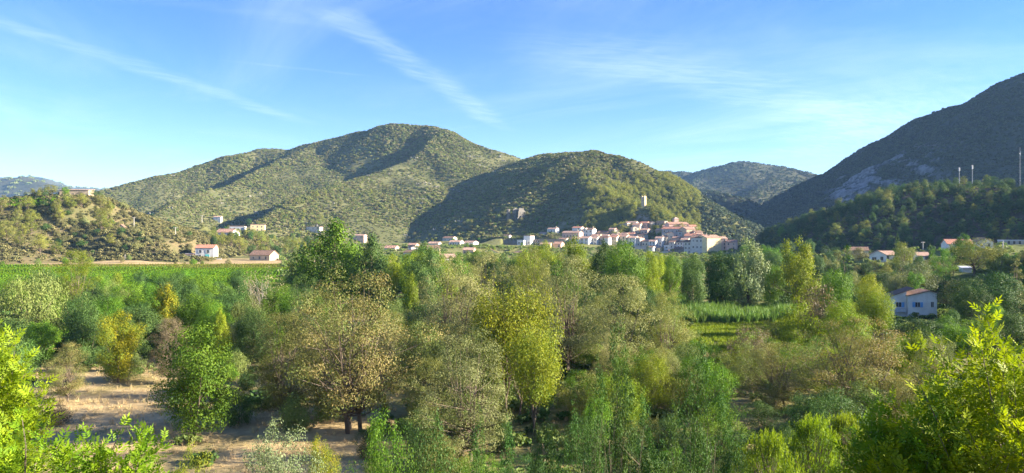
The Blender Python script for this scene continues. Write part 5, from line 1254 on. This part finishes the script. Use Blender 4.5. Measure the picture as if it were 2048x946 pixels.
zone_fill(80, 640, 1400, 230, 560, 2.5, 8.5, BE + [('pine', 'pine'), ('broadleaf', 'willow')], 'leafy tree among the scattered houses before the village', 'trees among the scattered houses', 0.6)
zone_fill(34, 1400, 1660, 300, 570, 4.0, 11.0, [('broadleaf', 'dark'), ('poplar', 'dark'), ('broadleaf', 'green')], 'dark tree at the foot of the big yellow house', 'dark trees by the river bend', 0.6)
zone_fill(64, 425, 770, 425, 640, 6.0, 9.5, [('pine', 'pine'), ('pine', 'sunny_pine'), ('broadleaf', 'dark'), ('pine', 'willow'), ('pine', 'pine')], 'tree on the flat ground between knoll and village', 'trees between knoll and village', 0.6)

zone_fill(16, -60, 470, 336, 352, 1.4, 3.2, [('shrub', 'willow'), ('shrub', 'maquis'), ('shrub', 'green')], 'bush beside the dirt track under the knoll', 'bushes along the dirt track', 0.5)

# trees on the hills, found by looking along a line of sight to the slope
def slope_fill(n, px0, px1, py0, py1, hlo, hhi, choices, label, group, ok=None, y0=300.0, wk=(0.6, 0.9), r=np.random.default_rng(17)):
    k = 0
    for _ in range(n * 6):
        if k >= n: break
        px = px0 + (px1 - px0) * r.random(); py = py0 + (py1 - py0) * r.random()
        if ok and not ok(px, py): continue
        Y = ray_hit(px, py, y0, 1500, 420)
        if Y is None: continue
        x = (px - CX) / F * Y; h = hlo + (hhi - hlo) * r.random() ** 1.5; wd = h * (wk[0] + (wk[1] - wk[0]) * r.random())
        if any((x - a) ** 2 + (Y - b) ** 2 < (wd * .4 + c * .55 + 1.5) ** 2 for a, b, c in HOUSES): continue
        if any((x - a) ** 2 + (Y - b) ** 2 < (0.35 * (wd + c) * 0.5) ** 2 for a, b, c in TREES): continue
        kd, mt = choices[int(r.integers(0, len(choices)))]
        if kd in ('shrub', 'oak_scrub'): wd *= 1.6
        if kd == 'cypress': wd = h * 0.18
        plant(kd, x, Y, h, wd, mt, own_label(kd, mt, px, Y, h, label), group, sink=0.2); k += 1
slope_fill(30, 1165, 1385, 325, 440, 6, 10, [('tall_pine', 'pine'), ('pine', 'pine'), ('tall_pine', 'pine')], 'pine on the sunlit slope round the ruined tower above the village', 'pines round the ruined tower', ok=lambda x, y: abs(x - 1287) > 18 and y > 330 + abs(x - 1200) * 0.25 and y < 300 + (x - 1100) * 0.9, y0=560)
slope_fill(28, 560, 780, 385, 455, 6, 10, [('tall_pine', 'pine'), ('tall_pine', 'locust'), ('pine', 'pine'), ('cypress', 'pine')], 'pine standing out of the terraces low on the main hill', 'pines on the terraces of the main hill', y0=520)
slope_fill(80, 780, 1250, 425, 496, 3, 5.5, [('broadleaf', 'willow'), ('broadleaf', 'green'), ('shrub', 'maquis'), ('shrub', 'willow'), ('cypress', 'dark'), ('broadleaf', 'locust')], 'small round garden tree on the shaded slope left of the village', 'garden trees left of the village', y0=500)
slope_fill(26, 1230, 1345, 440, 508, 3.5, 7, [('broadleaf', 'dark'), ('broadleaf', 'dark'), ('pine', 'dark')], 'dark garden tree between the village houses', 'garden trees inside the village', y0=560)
slope_fill(28, 400, 640, 438, 500, 5, 8, [('pine', 'pine'), ('pine', 'pine'), ('pine', 'willow'), ('broadleaf', 'dark')], 'round pine among the houses at the left foot of the hill', 'pines at the left foot of the hill', y0=380)
slope_fill(40, -120, 225, 418, 512, 7, 11, [('tall_pine', 'pine'), ('tall_pine', 'pine'), ('tall_pine', 'locust'), ('pine', 'pine')], 'feathery olive pine in the grove on the left face of the knoll', 'pines of the grove on the knoll', y0=320)
slope_fill(105, 90, 470, 410, 512, 2.2, 4.2, [('oak_scrub', 'maquis'), ('oak_scrub', 'maquis'), ('oak_scrub', 'dark'), ('oak_scrub', 'locust_grey')], 'rounded oak bush on the scrubby right flank of the knoll', 'oak bushes on the knoll', y0=320, wk=(0.9, 1.1))
slope_fill(14, -60, 112, 384, 397, 3, 5.5, [('pine', 'dark'), ('broadleaf', 'dark'), ('pine', 'pine')], 'dark tree in the row on the knoll top left of the farmhouse', 'trees on the knoll top', y0=380)
T('pine', 100, 422, 370, 36, 'pine', 'taller pine on the knoll top left of the farmhouse')
T('broadleaf', 131, 420, 374, 16, 'green', 'small green tree between farmhouse and outbuilding')
T('pine', 190, 424, 380, 30, 'dark', 'dark round pine right of the hilltop farmhouse')
slope_fill(30, 1560, 2048, 478, 500, 4, 7, [('pine', 'pine'), ('broadleaf', 'dark'), ('tall_pine', 'dark')], 'tree along the foot of the pine hill', 'trees at the foot of the pine hill', y0=300)
def pines_on_hill(n):
    r = np.random.default_rng(5); k = 0
    for _ in range(n * 20):
        if k >= n: break
        px = 1540 + 560 * r.random(); Y = 330 + 290 * r.random(); x = (px - CX) / F * Y
        z = float(pine_hill(np.array([x]), np.array([Y]))[0])
        if z < float(G(np.array([x]), np.array([Y]))[0]) + 1.5: continue
        if any((x - a) ** 2 + (Y - b) ** 2 < (2.6 + .12 * c) ** 2 for a, b, c in TREES): continue
        if any((x - a) ** 2 + (Y - b) ** 2 < (c * .6 + 2) ** 2 for a, b, c in HOUSES): continue
        h = 7 + 4.5 * r.random()
        kd = 'tall_pine' if r.random() < .7 else 'pine'
        plant(kd, x, Y, h, h * (.6 + .3 * r.random()), 'pine', own_label(kd, 'pine', px, Y, h, 'pine of the dense wood on the hill under the telecom masts'), 'pines of the wood under the masts', z=z - .3); k += 1
pines_on_hill(80)
# ---------------------------------------------------------------- young trees and bushes close to the camera
T('sapling', 1238, 30, 652, 95, 'shoot', 'tallest dark narrow leaved sapling at the lower edge', cat='tree')
T('sapling', 1196, 29, 745, 75, 'shoot', 'shorter dark sapling on the left of the tallest one', cat='tree')
T('sapling', 1290, 31, 800, 80, 'shoot', 'low dark sapling on the right of the tallest one', cat='tree')
T('sapling', 1398, 30, 694, 100, 'shoot', 'second tall dark sapling, nearer the young pines', cat='tree')
T('sapling', 1345, 28, 830, 80, 'shoot', 'low dark sapling between the two tall ones', cat='tree')
T('sapling', 1448, 31, 790, 80, 'shoot', 'dark sapling just left of the young pines', cat='tree')
T('sapling', 1145, 28, 830, 80, 'shoot', 'leftmost dark sapling of the row at the lower edge', cat='tree')
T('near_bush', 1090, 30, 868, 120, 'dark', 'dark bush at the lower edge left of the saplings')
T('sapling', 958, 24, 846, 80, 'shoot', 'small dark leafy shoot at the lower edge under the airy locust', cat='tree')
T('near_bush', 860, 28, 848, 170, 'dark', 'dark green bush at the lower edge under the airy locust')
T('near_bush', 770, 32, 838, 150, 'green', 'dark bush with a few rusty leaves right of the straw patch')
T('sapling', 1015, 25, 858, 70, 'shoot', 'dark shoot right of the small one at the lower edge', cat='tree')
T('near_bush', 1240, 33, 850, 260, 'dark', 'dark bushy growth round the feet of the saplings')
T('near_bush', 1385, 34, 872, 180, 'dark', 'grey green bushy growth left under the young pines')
T('young_pine', 1540, 27, 864, 165, 'pine_bright', 'young pine with upright bright shoots, frontmost of three', cat='tree')
T('young_pine', 1630, 31, 832, 150, 'pine_bright', 'young pine with upright bright shoots, middle of three', cat='tree')
T('young_pine', 1692, 34, 826, 110, 'pine_bright', 'smallest young pine with upright bright shoots, rear right', cat='tree')
T('near_bush', 1470, 36, 890, 100, 'dark', 'dark low bush left of the frontmost young pine')

def ash(name, label, foot, crowns, seed, mats, leaf=0.21, stems=3):
    """a tree seen close: shoots end in opposite pairs of feathered leaves, seven leaflets each"""
    r = np.random.default_rng(seed); zf = Hs(*foot)
    o = empty(name, (foot[0], foot[1], zf)); tag(o, label, 'tree')
    wood = MB(); V_, F_, T_ = [], [], []; base = np.array([foot[0], foot[1], zf])
    for c, rad, ns in crowns:
        c = np.array(c); rad = np.array(rad)
        for i in range(ns):
            d = rand_dirs(r, 1)[0]; d[2] = d[2] * 0.9 + 0.12
            q = 0.62 + 0.42 * r.random()
            tip = c + d * rad * q; st = c + d * rad * q * 0.55 + np.array([0, 0, -0.25 * rad[2]])
            mid = (st + tip) / 2 + np.array([0, 0, 0.05]) + r.normal(size=3) * 0.08
            tip = tip + np.array([0, 0, 0.25 * r.random()])
            if i % 3 == 0: wood.tube([st - base, mid - base, tip - base], [0.016, 0.010, 0.004], 4, cap=False)
            n = int(r.integers(6, 11)); u = np.linspace(0.35, 1.0, n)
            pts = (1 - u)[:, None] ** 2 * st + (2 * u * (1 - u))[:, None] * mid + (u ** 2)[:, None] * tip
            ax = tip - mid; ax /= np.linalg.norm(ax)
            for k in range(n):
                side = np.cross(ax, rand_dirs(r, 1)[0]); side /= np.linalg.norm(side)
                for sg in (1, -1):
                    ld = ax * (0.45 + 0.5 * u[k]) + side * sg * 0.8 + np.array([0, 0, 0.15]) + r.normal(size=3) * 0.15; ld /= np.linalg.norm(ld)
                    up = np.array([0, 0, 1.0]) + 0.5 * r.normal(size=3); sd_ = np.cross(ld, up); sd_ /= np.linalg.norm(sd_) + 1e-9; nn = np.cross(sd_, ld)
                    L = leaf * (0.7 + 0.5 * r.random()); p0 = pts[k]; tt = r.random()
                    for a_, s2 in ((0.35, 1), (0.35, -1), (0.62, 1), (0.62, -1), (0.86, 1), (0.86, -1), (1.0, 0)):
                        q0 = p0 + ld * L * a_ - np.array([0, 0, 0.12 * L * a_ * a_]); dd = ld * (0.55 if s2 else 1.0) + sd_ * s2 * 0.85 - nn * 0.1; dd /= np.linalg.norm(dd)
                        w_ = np.cross(nn, dd) * L * 0.085; l_ = L * (0.50 if s2 else 0.55)
                        b0 = len(V_) * 4
                        V_.append((q0, q0 + dd * l_ * 0.45 + w_, q0 + dd * l_, q0 + dd * l_ * 0.45 - w_)); T_.append(np.clip(tt + 0.15 * r.normal(), 0, 1))
        top = c + np.array([0, 0, rad[2] * 0.5])
        for s_ in range(stems):
            e = c + rad * (0.55 * rand_dirs(r, 1)[0]); e[2] = c[2] + 0.3 * rad[2]
            m_ = (base + e) / 2 + r.normal(size=3) * 0.15; wood.tube([np.zeros(3) - [0, 0, .2], m_ - base, e - base], [0.08, 0.055, 0.015], 6, cap=False)
    v = np.array(V_).reshape(-1, 3) - base
    me = mesh_arrays(name + '_leaves', v, np.arange(len(v)).reshape(-1, 4), [M[mats]], tint=np.repeat(np.array(T_), 4))
    link_mesh('crown', me, o); wood.build('trunk', [M['bark']], o); return o
ash('ash_tree', 'bright yellow green ash tree close by at the right edge', (8.9, 13.2), [((9.3, 13.2, 10.4), (2.5, 2.3, 3.2), 420), ((7.6, 12.9, 9.4), (1.8, 1.8, 2.3), 200)], 1, 'ash', leaf=0.25)
ash('ash_tree', 'fresh green ash bush filling the lower right corner under the brighter one', (7.2, 13.6), [((7.3, 13.6, 9.7), (1.3, 1.5, 2.3), 230)], 2, 'ashgreen', leaf=0.23)
ash('ash_tree', 'leafy green ash leaning in at the left edge', (-10.2, 14.0), [((-10.0, 14.0, 11.2), (1.4, 1.3, 2.1), 190)], 3, 'ashgreen')
ash('ash_tree', 'low ash bush with upright sprays in the lower left corner', (-6.2, 10.4), [((-6.7, 10.4, 11.35), (1.5, 1.1, 1.0), 95), ((-5.35, 10.3, 11.3), (0.7, 0.8, 0.95), 34)], 4, 'ashgreen', leaf=0.17)

# ---------------------------------------------------------------- vineyard rows
def vine_row_mesh(seed, length=64.0, n=5200):
    r = np.random.default_rng(seed); x = r.random(n) * length - length / 2
    prof_ = 0.75 + 0.25 * np.sin(x * 2 * np.pi / 1.15) + 0.25 * fbm(x, x * 0 + seed * 9, 4.0, 3)
    a = r.random(n) * np.pi; rad = 0.62 * prof_ * (0.6 + 0.4 * r.random(n))
    pos = np.stack([x, np.cos(a) * rad, 0.15 + np.sin(a) * rad * 1.9], 1)
    nrm = np.stack([r.normal(size=n) * .5, np.cos(a) + r.normal(size=n) * .4, np.sin(a) + r.normal(size=n) * .4 + .2], 1); nrm /= np.linalg.norm(nrm, axis=1, keepdims=True)
    v, f = leaf_quads(r, pos, nrm, 0.36, 0.85); return mesh_arrays('vine_row', v, f, [M['vine']], tint=np.repeat(r.random(n), 4))
M['vine_pale'] = leaf_mat('pale_vine_leaf', (0.16,0.20,0.045), (0.27,0.27,0.08), 0.35, 0.12)
VR = [vine_row_mesh(s_) for s_ in (1, 2, 3)]
k = 0
for i in range(46):
    Y = 208 + i * 2.75
    for sgm in range(3):
        x = -232 + sgm * 65.0 + 6 * math.sin(i * 0.13); px = CX + F * x / Y
        if Y > 300 and px > 560: continue
        o = link_mesh('vine_row', VR[int(rng.integers(0, 3))]); pale = Y > 302 and px > 200
        yy = Y + (x + 160) * 0.07
        o.location = (x, yy, Hs(x, yy)); o.rotation_euler = (0, 0, math.radians(4)); o.scale = (1, 1, 0.8 if pale else 1.0)
        o.material_slots[0].link = 'OBJECT'; o.material_slots[0].material = M['vine_pale' if pale else 'vine']
        tag(o, 'sparse yellowish vine row in the far plot before the white house' if pale else 'dense green vine row of the vineyard under the knoll', 'vine row', 'pale vine rows' if pale else 'green vine rows')

# ---------------------------------------------------------------- ground cover
def tuft_mesh(nm, seed, nb, h, lean, wid, mat):
    r = np.random.default_rng(seed); a = r.random(nb) * 6.28; rr_ = 0.25 * np.sqrt(r.random(nb))
    p = np.stack([np.cos(a) * rr_, np.sin(a) * rr_, np.zeros(nb)], 1); b = r.random(nb) * 6.28
    t = np.stack([np.cos(b) * lean, np.sin(b) * lean, np.ones(nb)], 1) * (h * (.6 + .6 * r.random(nb)))[:, None]
    s2 = np.stack([-np.sin(b), np.cos(b), np.zeros(nb)], 1) * wid
    v = np.stack([p - s2, p + s2, p + t * .6 + s2 * .7, p + t + np.array([0, 0, 0])], 1).reshape(-1, 3)
    return mesh_arrays(nm, v, np.arange(nb * 4).reshape(-1, 4), [M[mat]], tint=np.repeat(r.random(nb), 4))
def flat_pts(n, px0, px1, y0, y1, dens, r):
    Y = np.sqrt(y0 * y0 + (y1 * y1 - y0 * y0) * r.random(n)); px = px0 + (px1 - px0) * r.random(n); x = (px - CX) / F * Y
    k = r.random(n) < dens(px, Y, x); x, Y = x[k], Y[k]
    return np.stack([x, Y, H(x, Y)], 1)
def clearing(px, Y):
    return np.maximum(sstep(70, 110, px) * (1 - sstep(330, 370, px)) * (1 - sstep(80, 86, Y)), sstep(400, 440, px) * (1 - sstep(745, 790, px)) * (1 - sstep(60, 64, Y)))
def meadow(px, Y): return sstep(1370, 1400, px) * (1 - sstep(1575, 1610, px)) * sstep(96, 102, Y) * (1 - sstep(150, 158, Y))
rg = np.random.default_rng(33)
p_ = flat_pts(16000, -200, 2250, 30, 210, lambda px, Y, x: (1 - clearing(px, Y)) * (1 - meadow(px, Y)) * (1 - sstep(195, 205, Y) * (px < 720)) * np.clip(0.55 + 0.9 * fbm(x, Y, 9, 3), 0.05, 1), rg)
kk = rg.random(len(p_)); sc_ = 0.5 + 1.2 * rg.random(len(p_)) ** 2
scatter('undergrowth', p_[kk < .6], sc_[kk < .6] * (1 + p_[kk < .6][:, 1] / 200), bush_proto('undergrowth', 41, 150, 0.19, 'willow'))
scatter('dark_undergrowth', p_[kk > .75], sc_[kk > .75] * (1.2 + p_[kk > .75][:, 1] / 200), bush_proto('dark_undergrowth', 42, 150, 0.19, 'dark'))
kb = (kk >= .6) & (kk <= .75)
scatter('dry_undergrowth', p_[kb], sc_[kb], bush_proto('dry_undergrowth', 43, 130, 0.16, 'dry'))
p_ = flat_pts(30000, -100, 2150, 32, 100, lambda px, Y, x: np.clip(0.35 + 0.15 * clearing(px, Y), 0, 1) * np.clip(0.5 + 1.1 * fbm(x, Y, 6, 3), 0.02, 1), rg)
scatter('dry_grass', p_, 0.22 + 0.4 * rg.random(len(p_)) ** 2, tuft_mesh('dry_grass_tuft', 44, 14, 0.8, 0.45, 0.03, 'straw'))
p_ = flat_pts(9000, 1370, 1600, 96, 135, lambda px, Y, x: meadow(px, Y) * np.clip(0.6 + 0.6 * fbm(x, Y, 7, 2), 0, 1), rg)
scatter('meadow_grass', p_, 0.4 + 0.5 * rg.random(len(p_)), tuft_mesh('meadow_tuft', 45, 12, 0.7, 0.5, 0.05, 'lime'))
p_ = flat_pts(2600, 1310, 1590, 128, 152, lambda px, Y, x: sstep(126, 136, Y + 6 * fbm(x, Y * 0, 7, 3)) * (0.7 + 0.5 * fbm(x, Y, 8, 2)), rg)
p2_ = flat_pts(900, 1280, 1370, 158, 172, lambda px, Y, x: np.full(x.shape, .8), rg)
p_ = np.concatenate([p_, p2_])
pb = flat_pts(13000, 560, 2200, 205, 620, lambda px, Y, x: np.clip(0.55 + 0.8 * fbm(x, Y, 30, 3), 0.1, 1), rg)
hd = np.min(np.hypot(pb[:, 0][:, None] - np.array([h_[0] for h_ in HOUSES]), pb[:, 1][:, None] - np.array([h_[1] + 3 for h_ in HOUSES])), 1); pb = pb[hd > 6.5]
pg = flat_pts(9000, 1370, 1640, 600, 1150, lambda px, Y, x: np.full(x.shape, .9), rg)
hd2 = np.min(np.hypot(pg[:, 0][:, None] - np.array([h_[0] for h_ in HOUSES]), pg[:, 1][:, None] - np.array([h_[1] + 3 for h_ in HOUSES])), 1); pg = pg[hd2 > 11]
scatter('gorge_woods', pg - np.array([0, 0, .5]), 3.0 + 4.0 * rg.random(len(pg)), bush_proto('gorge_bush', 49, 120, 0.24, 'shade_scrub'))  # dark leaf colour stands in for the shade lying on this slope
scatter('valley_bushes', pb, 1.8 + 2.6 * rg.random(len(pb)) ** 2, bush_proto('valley_bush', 48, 130, 0.22, 'willow'))
scatter('cane_bed', p_, (0.45 + 0.35 * rg.random(len(p_))) * (1 + 0.45 * fbm(p_[:, 0], p_[:, 1], 5, 2)), tuft_mesh('cane_clump', 46, 26, 3.0, 0.28, 0.10, 'cane'))
# vines on the knoll's top field
q_ = []
for _ in range(700):
    px, py = -80 + 190 * rg.random(), 396 + 18 * rg.random()
    Y = ray_hit(px, py, 360, 470, 160)
    if Y: q_.append(((px - CX) / F * Y, Y, Hs((px - CX) / F * Y, Y)))
if q_: scatter('knoll_vines', np.array(q_), 1.3 + 0.6 * rg.random(len(q_)), bush_proto('knoll_vine', 47, 60, 0.3, 'vine'))
# the rest of the pine wood, past what one could pick out
pw = cover(2600, 1520, 2300, 330, 640, pine_hill, lambda x, y, z: np.full(x.shape, .55), rg)
if len(pw):
    cw = PROTO['tall_pine'][0][0].copy(); cw.materials[0] = M['dark']; pv = pw - np.array([0, 0, .4])
    scatter('pine_wood', pv, 6.0 + 3.5 * rg.random(len(pv)), cw)

# ---------------------------------------------------------------- the air
bpy.context.view_layer.update()
zlo, zhi = 1e9, -1e9
for o in COL.objects:
    if o.type == 'MESH' and o.get('kind') == 'structure':
        zz = np.empty(len(o.data.vertices) * 3, np.float32); o.data.vertices.foreach_get('co', zz); zlo = min(zlo, zz[2::3].min()); zhi = max(zhi, zz[2::3].max())
b = MB(); b.box(-9300, 9300, -9300, 9400, zlo - 1.0, zhi + 40)
hm, ht, hout = mat_new('haze')
pv = ht.new('ShaderNodeVolumePrincipled'); pv.inputs['Color'].default_value = (0.34, 0.60, 1.0, 1); pv.inputs['Density'].default_value = HAZE
pv.inputs['Anisotropy'].default_value = 0.0
ht.l.new(pv.outputs[0], hout.inputs['Volume'])
hz = b.build('haze', [hm]); tag(hz, kind='stuff')
